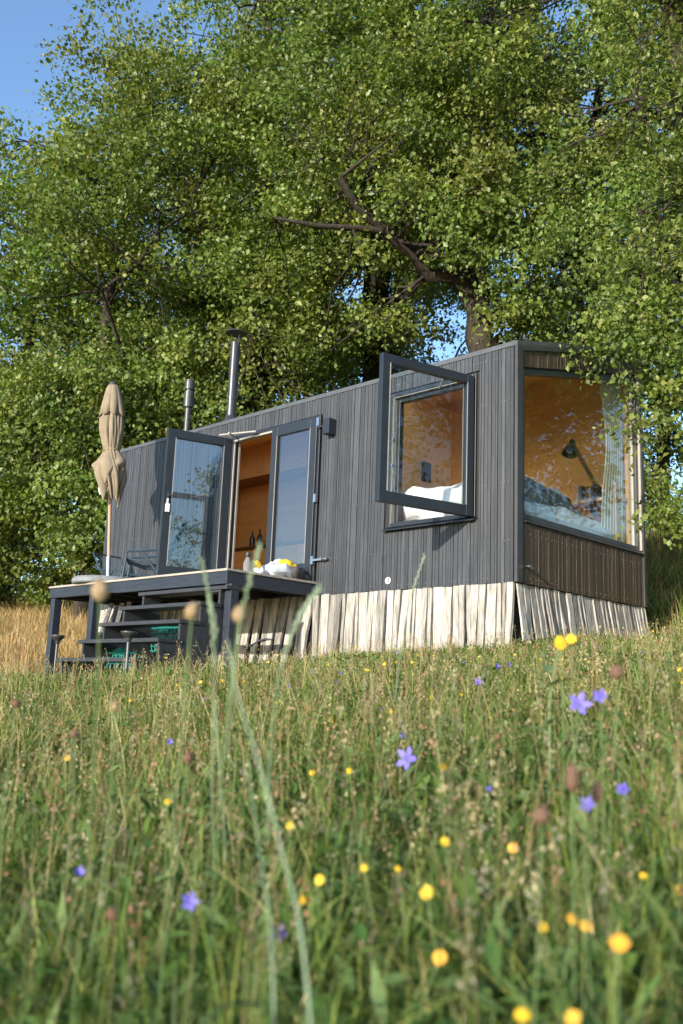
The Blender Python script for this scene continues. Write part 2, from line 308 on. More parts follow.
# ------------------------------------------------------------------ trees
GAPS = [((-0.4011, 0.6743, 0.62), 0.0096), ((-0.3977, 0.7248, 0.5626), 0.0106), ((-0.4677, 0.7009, 0.5385), 0.0085), ((-0.5207, 0.7322, 0.439), 0.0043), ((-0.749, 0.3099, 0.5856), 0.0447), ((-0.6553, 0.4559, 0.6023), 0.0128), ((-0.7028, 0.3887, 0.5959), 0.0064), ((-0.7392, 0.4725, 0.48), 0.0053), ((-0.7491, 0.4817, 0.4549), 0.0053), ((-0.617, 0.6605, 0.4277), 0.0085), ((-0.6429, 0.6484, 0.4077), 0.0106)]   # sight lines through the canopy: direction from the meadow, slope of opening
LEAFCOL = np.array([(.128, .182, .026), (.165, .218, .036), (.205, .256, .052), (.090, .138, .026), (.240, .280, .080)])
def tubes_np(paths, n=7):
    V, F = [], []; o = 0
    for pts, rs in paths:
        pts = np.asarray(pts, float); m = len(pts); d = norm(np.gradient(pts, axis=0)); a = np.array([.31, .93, .2]); u = norm(np.cross(d, a[None].repeat(m, 0))); w = np.cross(d, u)
        an = np.arange(n) * 2 * np.pi / n
        ring = pts[:, None] + (u[:, None] * np.cos(an)[None, :, None] + w[:, None] * np.sin(an)[None, :, None]) * np.asarray(rs)[:, None, None]
        V.append(ring.reshape(-1, 3)); i = np.arange(m - 1)[:, None] * n; k = np.arange(n)[None]
        F.append(np.stack([o + i + k, o + i + (k + 1) % n, o + i + n + (k + 1) % n, o + i + n + k], -1).reshape(-1, 4)); o += m * n
    return np.concatenate(V), np.concatenate(F)
def wig(rng, a, b, n, amp, sag=0):
    t = np.linspace(0, 1, n)[:, None]; p = a + (b - a) * t; w = np.cumsum(rng.normal(0, 1, (n, 3)), 0); w -= w[0] + (w[-1] - w[0]) * t
    p = p + w * amp * np.linalg.norm(b - a) / n; p[:, 2] += sag * np.sin(np.pi * t[:, 0]); return p
def leaves(rng, centers, rad, per, size, ctr):
    n = len(centers) * per; c = np.repeat(centers, per, 0); rr = np.repeat(rad, per)[:, None]
    nt_ = 9; tw = np.repeat(centers, nt_, 0) + norm(rng.normal(0, 1, (len(centers) * nt_, 3))) * (np.repeat(rad, nt_) * rng.uniform(.35, 1.05, len(centers) * nt_))[:, None] * np.array([1, 1, .62])
    ti = np.repeat(np.arange(len(centers)), per) * nt_ + rng.integers(0, nt_, n); g = rng.normal(0, 1, (n, 3)); P = tw[ti] + g * (size * 1.35) * np.array([1, 1, .6]) * (.8 + .9 * rr)
    out = norm(P - ctr); D = norm(rng.normal(0, .8, (n, 3)) + out * .6 + np.array([0, 0, -.15])); Nn = norm(rng.normal(0, .75, (n, 3)) + np.array([.05, -.25, .45]) + out * .35)
    cl = LEAFCOL[rng.integers(0, 5, n)]; tone = np.repeat(rng.uniform(.78, 1.2, len(centers)), per)[:, None]; hue = np.repeat(rng.uniform(.85, 1.15, len(centers)), per)
    col = cl * tone * rng.uniform(.85, 1.15, (n, 1)); col[:, 0] *= hue; Ls = size * rng.uniform(.55, 1.4, n)
    return kites(rng, P, D, Nn, Ls, Ls * rng.uniform(.58, .85, n), col)
def tree(name, label, cat, seed, base, trunk_pts, r0, ells, ncl, per, size=.12, rad=(.5, .95), group=None, extra_limbs=(), extra_cl=(), holes=()):
    """trunk path and crown ellipsoids in metres from the base; returns root"""
    rng = np.random.default_rng(seed); root = thing(name, label, cat, (base[0], base[1], Hs(base[0], base[1]) - .15), group=group)
    tp = np.array(trunk_pts, float); t = np.linspace(0, 1, 14); ti = np.linspace(0, 1, len(tp))
    tr = np.stack([np.interp(t, ti, tp[:, k]) for k in range(3)], 1); tr[1:-1] += rng.normal(0, .07, (12, 3)) * np.array([1, 1, .3])
    rs = r0 * (1 - .8 * t) ** .8; rs[0] *= 1.35; paths = [(tr, rs)]
    for pts, ra, rb in extra_limbs: paths.append((np.array(pts, float), np.linspace(ra, rb, len(pts))))
    vols = np.array([e[1][0] * e[1][1] * e[1][2] for e in ells]); vols = vols ** .85; ei = rng.choice(len(ells), ncl, p=vols / vols.sum())
    g = norm(rng.normal(0, 1, (ncl, 3))) * (rng.uniform(0, 1, (ncl, 1)) ** .42); C = np.array([ells[i][0] for i in ei]) + g * np.array([ells[i][1] for i in ei])
    wx, wy = C[:, 0] + base[0], C[:, 1] + base[1]; C = C[C[:, 2] + root.location.z > H(wx, wy) + .3]
    if len(extra_cl): C = np.concatenate([C, np.array(extra_cl, float)])
    wc = C + np.array(root.location) - CAM
    for (gd, gs) in GAPS:
        q = np.array(gd); al = wc @ q; pr = np.linalg.norm(wc - al[:, None] * q, axis=1); kp = pr > gs * al + .34; C = C[kp]; wc = wc[kp]
    for (hc, hr) in holes: C = C[np.linalg.norm(C - np.array(hc), axis=1) > hr]
    rd = rng.uniform(rad[0], rad[1], len(C))
    # limbs towards spread-out clusters, twigs joining each cluster to the nearest limb point
    allp = [tr[4:]]; allr = [rs[4:]]
    for q in range(5 if extra_limbs else max(6, len(C) // 14)):
        e = C[rng.integers(0, len(C))]; s = rng.integers(4, 13); st = tr[s]
        if e[2] < st[2] - 1.5: s = 4; st = tr[s]
        p = wig(rng, st, e, 8, .5, .25); ra = min(rs[s] * .42, .035 + .014 * np.linalg.norm(e - st)); r_ = np.linspace(ra, .02, 8); paths.append((p, r_)); allp.append(p[2:]); allr.append(r_[2:])
    for pts, ra, rb in extra_limbs: allp.append(np.array(pts, float)); allr.append(np.linspace(ra, rb, len(pts)))
    AP = np.concatenate(allp); AR = np.concatenate(allr)
    for c in C:
        d = np.linalg.norm(AP - c, axis=1); j = d.argmin()
        if .3 < d[j] < 4: paths.append((wig(rng, AP[j], c, 5, .45), np.linspace(min(AR[j] * .6, .04), .008, 5)))
    V, F = tubes_np(paths); np_obj('trunk', V, F, M['bark'], parent=root, smooth=True)
    V, F, cc = leaves(rng, C, rd, int(per * 1.4), size * .82, np.array(ells[0][0]) - np.array([0, 0, ells[0][1][2] * .3])); np_obj('crown', V, F, M['leaf'], cc, parent=root)
    return root
G = 'oak trees behind the cabin'
tree('oak_tree', 'leafy oak at the far left edge with foliage reaching down to the dry grass', 'tree', 11, (-17.2, 2.9), [(0, 0, 0), (.2, 0, 6), (0, .3, 13)], .28,
     [((0, 0, 7.2), (4.0, 4.0, 6.2)), ((1, -1.5, 3.2), (3.5, 3, 2.8))], 260, 200, .14, (.6, 1.0), G)
tree('oak_tree', 'oak with a slim trunk rising just left of the folded parasol', 'tree', 12, (-13.0, 2.75), [(0, 0, 0), (-.1, .1, 3), (.1, 0, 7), (.3, .3, 13)], .2,
     [((.3, .4, 9.4), (3.6, 3.6, 5.6)), ((-.5, .3, 4.0), (3.2, 2.6, 2.6)), ((1.2, .5, 2.7), (2.4, 2, 1.5))], 300, 210, .125, (.5, .95), G)
tree('oak_tree', 'tall oak behind the two chimneys', 'tree', 13, (-11.6, 5.9), [(0, 0, 0), (.2, 0, 7), (-.3, .3, 17)], .3,
     [((0, 0, 12), (4.0, 4.0, 7)), ((.5, -.5, 5.6), (3.6, 3, 3.6))], 340, 200, .125, (.5, .95), G)
tree('oak_tree', 'broad tall oak behind the middle of the cabin roof', 'tree', 14, (-9.0, 7.6), [(0, 0, 0), (-.3, .1, 6), (.3, 0, 12), (.2, .3, 18)], .32,
     [((0, 0, 12.5), (4.6, 4.2, 6.6)), ((-.4, -1.4, 7.4), (3.8, 2.6, 2.8))], 340, 200, .125, (.5, .95), G)
# the big oak with the crooked limb
B = (-4.8, 6.0); bz = Hs(*B) - .15
def rel(p): return (p[0] - B[0], p[1] - B[1], p[2] - bz)
limb1 = [rel(p) for p in [(-4.95, 5.85, 6.35), (-5.12, 5.5, 6.78), (-5.34, 4.92, 6.63), (-5.34, 4.64, 6.95), (-5.45, 4.16, 7.1), (-5.59, 3.76, 7.34), (-5.65, 3.3, 7.5), (-5.71, 2.94, 7.9)]]
limb2 = [rel(p) for p in [(-5.5, 3.95, 7.2), (-5.8, 3.4, 7.15), (-6.1, 2.8, 7.05), (-6.7, 2.3, 7.2)]]
limb3 = [rel(p) for p in [(-5.0, 5.85, 6.2), (-5.1, 5.7, 7.4), (-5.3, 5.6, 8.5), (-5.2, 5.6, 10.2), (-5.4, 5.6, 12)]]
tree('oak_tree', 'thick oak with a crooked dark limb reaching left above the roof', 'tree', 15, B, [(0, 0, 0), (.05, 0, 2.5), (-.02, -.04, 4.6), (-.15, -.1, 5.4), (-.15, .2, 6.8), (-.3, .5, 8.2), (-.1, .8, 9.4)], .37,
     [((-.2, .2, 11.6), (4.0, 4.0, 4.6)), ((-1.9, -1.6, 8.6), (2.8, 2.2, 2.4)), ((2.4, .2, 7.6), (2.2, 2.0, 2.8)), ((.3, -1.9, 9.2), (3.0, 1.2, 3.0)), ((-3.2, -1.2, 6.2), (1.5, 1.5, 1.4)), ((1.6, -1.2, 6.6), (1.3, 1.2, 1.5))], 360, 185, .112, (.4, .8), G, extra_cl=[rel(p) for p in [(-3.76, 5.24, 5.34), (-3.63, 5.57, 5.32), (-3.61, 4.86, 5.82), (-3.59, 4.38, 6.56), (-3.97, 4.47, 6.54), (-3.39, 4.53, 7.02), (-3.11, 4.72, 7.46), (-4.0, 4.07, 6.67), (-3.48, 5.91, 5.2), (-4.57, 6.75, 5.63), (-4.33, 6.9, 6.55), (-3.67, 6.73, 5.7), (-3.5, 4.69, 6.75), (-3.33, 5.05, 6.46), (-3.12, 5.19, 5.89), (-3.55, 5.14, 5.63), (-4.1, 4.0, 7.1), (-3.91, 4.39, 6.82), (-4.34, 3.8, 7.52), (-3.5, 4.45, 7.21), (-2.97, 5.28, 6.81), (-3.6, 4.99, 6.24), (-3.41, 5.48, 5.42), (-5.29, 3.63, 5.88), (-5.29, 4.04, 5.45), (-5.22, 3.01, 6.38), (-4.55, 3.63, 7.71), (-3.92, 4.38, 7.62), (-3.22, 4.88, 7.11), (-3.01, 5.49, 5.51), (-4.93, 3.28, 7.52)]],
     extra_limbs=[(limb1, .17, .06), (limb2, .07, .03), (limb3, .10, .04)], holes=[((-.4, -1.0, 5.6), 1.1), ((-.55, -2.2, 6.3), .7)])
tree('oak_tree', 'thinner oak seen with sky between its branches right of the crooked limb', 'tree', 16, (-5.2, 10.6), [(0, 0, 0), (.2, 0, 6), (.4, .3, 15)], .24,
     [((0, 0, 10), (3.8, 3.6, 6.4)), ((1, 0, 4.4), (2.6, 2.4, 2.2))], 150, 140, .12, (.45, .85), G)
T7 = (.55, 4.7); tz = Hs(*T7) - .15
oh = [(.75, 1.45, 3.2), (1.0, 1.3, 2.6), (1.15, 1.35, 2.1), (1.0, 1.5, 3.6), (.75, 1.75, 4.2), (.4, 1.9, 4.7), (1.2, 1.3, 1.6), (.5, 1.6, 2.95), (.9, 1.8, 4.9), (.5, 2.1, 5.5), (1.1, 1.6, 3.0), (1.25, 1.5, 2.3),
      (.39, 1.23, 2.72), (.55, 1.2, 2.92), (.68, 1.37, 2.95), (.62, 1.3, 2.6), (.82, 1.3, 2.35), (.45, 1.4, 3.3), (.6, 1.5, 3.7), (.3, 1.7, 4.2), (.9, 1.25, 1.95), (1.1, 1.2, .9), (1.25, 1.3, .7), (.0, 1.9, 4.6), (.2, 1.6, 3.5), (-.1, 2.1, 5.3), (.35, 2.1, 6.1), (.8, 2.0, 6.6), (.1, 2.3, 5.0), (1.3, 1.7, 3.9), (1.4, 1.4, 1.2), (1.5, 1.7, 2.8), (1.0, 2.2, 5.9), (-.1, 2.6, 6.2), (.2, 2.4, 7.1), (.42, 1.5, 3.05)]
tree('oak_tree', 'near oak at the right edge with branches hanging over the cabin corner', 'tree', 17, T7, [(0, 0, 0), (0, 0, 3.6), (-.2, -.3, 5.6), (-.42, -.95, 7.4), (-.4, -1.0, 9), (-.5, -.9, 12)], .27,
     [((-.2, -.4, 7.2), (2.6, 2.8, 3.4)), ((.9, -.6, 5.0), (1.7, 2.2, 2.6)), ((.5, .2, 10.4), (3, 3, 2.6)), ((2.2, .5, 6), (2.4, 2.4, 3.6))], 430, 190, .078, (.3, .6), G,
     extra_cl=[(a - T7[0], b - T7[1], c - tz) for a, b, c in oh], holes=[((0, -2.4, 2.2), .01)])
for i, (p, hgt, lb, nc) in enumerate([((-18.6, 8.6), 15, 'distant oak showing behind the parasol', 170), ((-13.6, 13.2), 17, 'distant oak with a pale slim trunk behind the roof', 150),
        ((-9.9, 15.6), 17, 'distant oak in shade left of the thick crooked oak', 90), ((-5.8, 15.4), 14, 'distant oak low behind the cabin end window', 150), ((-16.2, 12.5), 15, 'distant oak deep between the tall ones', 140)]):
    tree('oak_tree', lb, 'tree', 30 + i, p, [(0, 0, 0), (.2, .1, hgt * .5), (-.2, .2, hgt * .92)], .2, [((0, 0, hgt * .6), (3.6, 3.6, hgt * .4)), ((0, 0, hgt * .3), (2.8, 2.8, 1.8))], nc, 170, .14, (.6, 1.0), G)
tree('oak_tree', 'distant oak low down at the right edge behind the hill', 'tree', 41, (-1.6, 14.2), [(0, 0, 0), (.2, .1, 5), (-.2, .2, 10)], .2, [((0, 0, 6.5), (3.4, 3.4, 4.6)), ((-.5, -1, 2.4), (2.4, 1.6, 1.2))], 150, 130, .13, (.5, .9), G)
for i, (x, y, s, lb) in enumerate([(-16.6, 1.6, 1.1, 'round green bush at the left edge of the dry slope'), (-14.6, 3.4, 1.0, 'dark bush under the oaks left of the slim trunk'), (-11.6, 3.6, 1.1, 'bush beneath the parasol between trunk and deck'),
        (-1.9, 8.2, .55, 'small bright bush on the bank right of the cabin'), (-18.5, 3.8, 1.4, 'large bush behind the far left oak'), (-3.6, 9.2, 1.0, 'bush in shade behind the cabin end')]):
    tree('bush', lb, 'bush', 60 + i, (x, y), [(0, 0, 0), (.05, 0, s * .8), (0, 0, s * 1.3)], .03, [((0, 0, s * .85), (s * 1.15, s * 1.15, s * .8))], int(34 * s) + 8, 110, .09, (.22, .42), 'bushes along the tree line')
# trees beside and opposite the cabin: what its window panes mirror
G2 = 'trees beside the meadow mirrored in the panes'
for i, (x, y, h, nc) in enumerate([(6.0, 6.6, 11, 300), (10.0, 10.5, 14, 320), (13.5, 3.0, 12, 80)]):
    tree('oak_tree', ['oak right of the frame nearest the cabin end', 'oak right of the frame on the rise', 'oak standing alone at the right side of the meadow'][i], 'tree', 80 + i, (x, y),
         [(0, 0, 0), (.2, .1, h * .5), (0, .2, h * .9)], .28, [((0, 0, h * .62), (3.4, 3.4, h * .38)), ((0, 0, h * .25), (3.2, 3.2, h * .2))], nc, 130, .16, (.6, 1.0), G2)
for i, (x, y, h) in enumerate([(-40, -34, 11), (-46, -40, 13), (-34, -40, 10), (-50, -30, 12), (-30, -48, 11), (-55, -46, 14)]):
    tree('oak_tree', 'far tree across the meadow behind the viewer', 'tree', 90 + i, (x, y), [(0, 0, 0), (.2, .1, h * .5), (0, .2, h * .9)], .3, [((0, 0, h * .55), (4.6, 4.6, h * .46))], 55, 90, .4, (1.2, 1.9), 'far trees across the meadow')

# ------------------------------------------------------------------ the cabin
W, LEN, H1, H2 = 2.657, 7.60, 2.509, 3.215
SL = (H2 - H1) / W
cab = thing('tiny_cabin', 'long black timber clad tiny house with slanting roof and big end window', 'cabin', (0, 0, 0))
DX0, DX1, DZ0, DZ1 = -4.55, -2.83, .20, 2.225        # door opening
WX0, WX1, WZ0, WZ1 = -1.70, -.49, .70, 2.26          # long side window
EY0, EY1, EZ0 = .125, 2.60, .655                      # end window
etop = lambda y: 2.235 + (y - EY0) * .245
def slats(mb, u0, u1, zb, zt, ops, place):
    u = u0
    while u < u1 - .005:
        w = rnd.choice((.030, .036, .044, .052, .060)) * rnd.uniform(.93, 1.07); w = min(w, u1 - u); a, b = u + .003, u + w - .003; u += w
        if b - a < .008: continue
        segs = [(zb, None)]; m = (a + b) / 2
        for (oa, ob, za, zc) in ops:
            if a < ob and b > oa and not (b <= oa + .02 or a >= ob - .02):
                segs = [(zb, za), ('top', zc)]
        tint = min(1, max(0, rnd.gauss(.5, .2))); d = rnd.uniform(.017, .024)
        for (s0, s1) in segs:
            z0a = z0b = s0 if s0 != 'top' else None
            if s0 == 'top': z0a, z0b = (s1(a), s1(b)) if callable(s1) else (s1, s1); z1a, z1b = zt(a), zt(b)
            else: z1a, z1b = (zt(a), zt(b)) if s1 is None else (s1, s1)
            if s0 != 'top': z0a -= rnd.uniform(0, .008); z0b = z0a
            mb.hexa([place(a, -d, z0a), place(b, -d, z0b), place(b, 0, z0b), place(a, 0, z0a)], [place(a, -d, z1a), place(b, -d, z1b), place(b, 0, z1b), place(a, 0, z1a)], tint)
long_mb = mb = MB(); slats(mb, -LEN, -.02, 0, lambda u: H1 - .045, [(DX0 - .02, DX1 + .02, .02, DZ1 + .015), (WX0 - .02, WX1 + .02, WZ0 - .03, WZ1 + .02)], lambda u, d, z: (u, d, z))

mb = MB(); slats(mb, .06, W - .03, 0, lambda u: H1 - .04 + SL * u, [(EY0 - .02, EY1 + .02, EZ0 - .03, lambda y: etop(y) + .02)], lambda u, d, z: (-d, u, z))
end_mb = mb
# nail rows
mb = long_mb
for z in (.05, .42, 1.02, 1.88, 2.36):
    u = -LEN + .03
    while u < -.03:
        if not ((DX0 - .1 < u < DX1 + .1 and z > .1) or (WX0 - .05 < u < WX1 + .05 and .65 < z < 2.3)) and rnd.random() < .75:
            mb.box(u - .003, u + .003, -.028, -.02, z - .003 + rnd.uniform(-.006, .006), z + .004, 4.0)
        u += .05
long_wall = mb.build('long_wall', M['clad'], cab)
mb = end_mb
for z in (.05, .5):
    u = .12
    while u < W: mb.box(.02, .028, u - .003, u + .003, z - .003, z + .003, 3.0); u += .1
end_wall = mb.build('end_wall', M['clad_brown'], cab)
# structural shell (behind cladding), open where the openings are
T = .10
mb = MB()
def wall_seg(x0, x1, z0, z1): mb.box(x0, x1, .0015, T, z0, z1)
wall_seg(-LEN, DX0, 0, H1 - .05); wall_seg(DX0, DX1, DZ1, H1 - .05); wall_seg(DX0, DX1, 0, DZ0 - .02); wall_seg(DX1, WX0, 0, H1 - .05)
wall_seg(WX0, WX1, 0, WZ0); wall_seg(WX0, WX1, WZ1, H1 - .05); wall_seg(WX1, -.0015, 0, H1 - .05)
mb.box(-T, -.0015, T, EY0, 0, H1 - .02); mb.box(-T, -.0015, EY0, EY1, 0, EZ0); mb.box(-T, -.0015, EY1, W, 0, H2 - .06)
b0, b1 = EY0, EY1
mb.hexa([(-T, b0, etop(b0)), (-.0015, b0, etop(b0)), (-.0015, b1, etop(b1)), (-T, b1, etop(b1))], [(-T, b0, H1 - .05 + SL * b0), (-.0015, b0, H1 - .05 + SL * b0), (-.0015, b1, H1 - .05 + SL * b1), (-T, b1, H1 - .05 + SL * b1)])
mb.build('wall_frame', M['dark'], cab)
mb = MB(); mb.box(-LEN, 0, W - .08, W, 0, H2 - .06)
mb.hexa([(-LEN, T, 0), (-LEN + .09, T, 0), (-LEN + .09, W - .08, 0), (-LEN, W - .08, 0)], [(-LEN, T, H1 - .04), (-LEN + .09, T, H1 - .04), (-LEN + .09, W - .08, H2 - .08), (-LEN, W - .08, H2 - .08)])
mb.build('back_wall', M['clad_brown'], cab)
# roof
mb = MB(); e = .03
RL = [(-7.2, -4.7, .35, 1.25), (-2.15, -1.05, .32, .95)]          # added, unseen roof openings that brighten kitchen and bed with daylight
def sloped(mb, x0, x1, y0, y1, a, b, zf=lambda y: H1 + SL * y):
    mb.hexa([(x0, y0, zf(y0) + a), (x1, y0, zf(y0) + a), (x1, y1, zf(y1) + a), (x0, y1, zf(y1) + a)], [(x0, y0, zf(y0) + b), (x1, y0, zf(y0) + b), (x1, y1, zf(y1) + b), (x0, y1, zf(y1) + b)])
def sheet(mb, X0, X1, Y0, Y1, a, b):
    x = X0
    for (p, q, c, d) in RL: sloped(mb, x, p, Y0, Y1, a, b); sloped(mb, p, q, Y0, c, a, b); sloped(mb, p, q, d, Y1, a, b); x = q
    sloped(mb, x, X1, Y0, Y1, a, b)
sheet(mb, -LEN - e, e, -e, W + e, -.05, 0)
roof = mb.build('roof', M['zinc'], cab)
for (p, q, c, d) in RL: mb = MB(); sloped(mb, p - .02, q + .02, c - .02, d + .02, .004, .016); mb.build('added_roof_light', M['opal'], roof)
mb = MB(); mb.hexa([(.0, -.032, -.0), (.036, -.032, 0), (.036, .06, 0), (.0, .06, 0)], [(.0, -.032, H1 - .05), (.036, -.032, H1 - .05), (.036, .06, H1 - .05), (.0, .06, H1 - .05)])
mb.hexa([(.0, W - .03, 0), (.036, W - .03, 0), (.036, W + .02, 0), (.0, W + .02, 0)], [(.0, W - .03, H2 - .05), (.036, W - .03, H2 - .05), (.036, W + .02, H2 - .05), (.0, W + .02, H2 - .05)])
mb.hexa([(.022, .061, H1 - .095), (.036, .061, H1 - .095), (.036, W - .031, H2 - .1), (.022, W - .031, H2 - .1)], [(.022, .061, H1 - .035), (.036, .061, H1 - .035), (.036, W - .031, H2 - .056), (.022, W - .031, H2 - .056)])
mb.build('corner_trim', M['trim'], cab)
# interior
fi = MB(); fi.box(-LEN + .09, -T, T, W - .08, .10, .19); fi.build('interior_floor', M['floor'], cab)
fi = MB(); y0, y1 = T, W - .08
sheet(fi, -LEN + .09, -T, y0, y1, -.15, -.12)
fi.build('ceiling', M['ply'], cab)
fi = MB(); fi.box(-LEN + .092, -T - .002, W - .10, W - .082, .19, H2 - .17); fi.box(-LEN + .092, -LEN + .11, y0, W - .101, .19, H1 - .1)
# lining of the long wall inside and the end wall inside
for (a, b, c, d) in ((-LEN + .11, DX0 - .01, .19, 2.38), (DX0 - .01, DX1 + .01, DZ1 + .01, 2.38), (DX1 + .01, WX0 - .01, .19, 2.38), (WX0 - .01, WX1 + .01, .19, WZ0 - .01), (WX0 - .01, WX1 + .01, WZ1 + .01, 2.38), (WX1 + .01, -T - .02, .19, 2.38)): fi.box(a, b, T + .002, T + .016, c, d)
fi.box(-T - .018, -T - .002, T + .02, EY0 - .01, .19, 2.3); fi.box(-T - .018, -T - .002, T + .02, W - .11, .19, EZ0 - .01)
fi.box(-2.30, -2.24, .5, W - .102, .19, 2.62)
fi.hexa([(-2.3, T + .02, 2.25), (-2.24, T + .02, 2.25), (-2.24, .5, 2.25), (-2.3, .5, 2.25)], [(-2.3, T + .02, 2.37), (-2.24, T + .02, 2.37), (-2.24, .5, 2.45), (-2.3, .5, 2.45)])
fi.build('plywood_lining', M['ply'], cab)
# door frame, fixed leaf, swung leaf
def frame_box(mb, w, h, st, top, bot, t):        # rectangle frame in local x (0..w), y (-t..0), z (0..h)
    mb.box(0, st, -t, 0, 0, h); mb.box(w - st, w, -t, 0, 0, h); mb.box(st, w - st, -t + .003, -.003, 0, bot); mb.box(st, w - st, -t + .003, -.003, h - top, h)
def leaf(name, w, h, st, top, bot, t, loc, rz, gmat, label=None, seal=True):
    mb = MB(); frame_box(mb, w, h, st, top, bot, t); o = mb.build(name, M['frame'], cab, bevel=.004); o.location = loc; o.rotation_euler = (0, 0, rz)
    if label: o['label'] = label
    g = MB(); g.box(st - .01, w - st + .01, -t * .55 - .006, -t * .55 + .006, bot - .01, h - top + .01); g.build('pane', gmat, o)
    if seal:
        for yy in (-t - .004, .0):
            for xx in (st - .008, w - st): s = MB(); s.box(xx, xx + .008, yy, yy + .004, bot, h - top); s.build('glazing_bead', M['rubber'], o)
    return o
mb = MB(); f = .035
mb.box(DX0 + .0, DX0 + f, -.045, .09, DZ0 - .02, DZ1); mb.box(DX1 - f, DX1, -.045, .09, DZ0 - .02, DZ1); mb.box(DX0 + f, DX1 - f, -.045, .09, DZ1 - f, DZ1); mb.box(DX0 + f, DX1 - f, -.045, .09, DZ0 - .02, DZ0 + .015)
door_frame = mb.build('door_frame', M['frame'], cab, bevel=.003)
mb = MB()
for k in range(3): mb.box(DX0 + f + .002, -3.71, -.03 + .03 * k, -.018 + .03 * k, DZ1 - f - .03, DZ1 - f - .002)
mb.box(DX0 + f + .002, DX0 + f + .02, -.03, -.012, DZ0 + .02, DZ1 - f - .035); mb.box(DX0 + f + .002, DX0 + f + .02, .05, .075, DZ0 + .02, DZ1 - f - .035)
mb.build('door_seal', M['rubber'], door_frame)
d2 = leaf('door', .835, 1.975, .115, .115, .17, .07, (-3.70, -.0, DZ0 + .016), 0, M['glass2'], 'closed glass door leaf')
d1 = leaf('door', .90, 1.985, .115, .115, .17, .07, (-4.53, -.05, DZ0 + .016), 0, M['glass2'], 'glass door leaf swung wide open')
d1.rotation_euler = (0, 0, -R_(107))
# handle on the free stile of the open leaf (tag hangs from it)
mb = MB(); mb.box(.83, .855, -.085, .015, .93, 1.13); mb.tube([(.842, -.10, 1.08), (.842, -.13, 1.08), (.74, -.13, 1.08)], .011, 8); mb.tube([(.842, .012, 1.08), (.842, .06, 1.08), (.74, .06, 1.08)], .011, 8)
mb.build('handle', M['blacksteel'], d1)
mb = MB(); mb.box(.82, .875, .02, .05, .86, .97); mb.box(.835, .86, .02, .03, .97, 1.04); mb.build('door_lock', M['whitep'], d1, bevel=.008)
mb = MB(); mb.tube([(-4.46, -.06, 2.21), (-4.30, -.30, 2.19)], .012, 6); mb.tube([(-4.52, -.28, 2.20), (-3.98, -.10, 2.20)], .014, 6); mb.build('stay_arm', M['rubber'], door_frame)
for z in (.41, 1.17, 2.13): mb = MB(); mb.box(DX1 - .03, DX1 + .012, -.085, -.046, z - .05, z + .05); mb.build('hinge', M['steel'], door_frame)
mb = MB(); mb.box(-2.82, -2.60, -.075, -.045, .40, .425); mb.tube([(-2.66, -.03, .4125), (-2.66, -.11, .4125)], .018, 8); mb.build('door_holder', M['steel'], cab)
mb = MB(); mb.tube([(-2.84, -.08, 2.06), (-2.68, -.09, 2.06)], .012, 6); mb.build('upper_door_holder', M['blacksteel'], cab)
# threshold board
mb = MB(); mb.box(DX0 - .01, DX1 + .01, -.06, -.026, .155, .178); mb.build('threshold', M['trim'], cab)
# long side window: frame + open casement hinged on its right
mb = MB(); f = .045
mb.box(WX0, WX0 + f, -.03, .13, WZ0, WZ1); mb.box(WX1 - f, WX1, -.03, .13, WZ0, WZ1); mb.box(WX0 + f, WX1 - f, -.03, .13, WZ1 - f, WZ1); mb.box(WX0 + f, WX1 - f, -.03, .13, WZ0, WZ0 + f)
mb.box(WX0 + f, WX0 + .10, .03, .10, WZ0 + f, WZ1 - f); mb.box(WX0 + .10, WX1 - f, .03, .10, WZ1 - .10, WZ1 - f)
win = mb.build('window', M['frame'], cab, bevel=.003); win['label'] = 'open side window with dark frame'
mb = MB()
for k in range(3):
    mb.box(WX0 + f + .001, WX0 + f + .008, -.02 + .022 * k, -.012 + .022 * k, WZ0 + f, WZ1 - f); mb.box(WX0 + f + .01, WX1 - f, -.02 + .022 * k, -.012 + .022 * k, WZ1 - f - .008, WZ1 - f - .001)
mb.build('window_seal', M['rubber'], win)
mb = MB(); mb.hexa([(WX0 - .03, -.085, WZ0 - .045), (WX1 + .02, -.085, WZ0 - .045), (WX1 + .02, -.02, WZ0 - .035), (WX0 - .03, -.02, WZ0 - .035)], [(WX0 - .03, -.085, WZ0 - .035), (WX1 + .02, -.085, WZ0 - .035), (WX1 + .02, -.02, WZ0 - .003), (WX0 - .03, -.02, WZ0 - .003)])
mb.build('sill', M['frame'], win)
mb = MB(); frame_box(mb, 1.17, 1.52, .088, .095, .115, .068); sash = mb.build('sash', M['frame'], win, bevel=.005)
sash.location = (WX1 + .0, -.055, WZ0 - .005); sash.rotation_euler = (0, 0, R_(180 + 76)); sash['label'] = 'window sash swung wide open'
g = MB(); g.box(.08, 1.09, -.045, -.033, .105, 1.435); g.build('pane', M['glass'], sash)
for (xx, yy) in ((.088, -.072), (1.074, -.072), (.088, -.001), (1.074, -.001)): g = MB(); g.box(xx, xx + .008, yy, yy + .005, .115, 1.425); g.build('glazing_bead', M['rubber'], sash)
mb = MB(); mb.tube([(WX1 - .10, -.42, 2.16), (WX1 - .50, -.02, 2.19)], .013, 6); mb.build('stay_arm', M['rubber'], win)
for z in (1.1, 1.4, 1.7): mb = MB(); mb.box(WX0 + .046, WX0 + .06, -.035, -.028, z, z + .03); mb.build('latch', M['steel'], win)
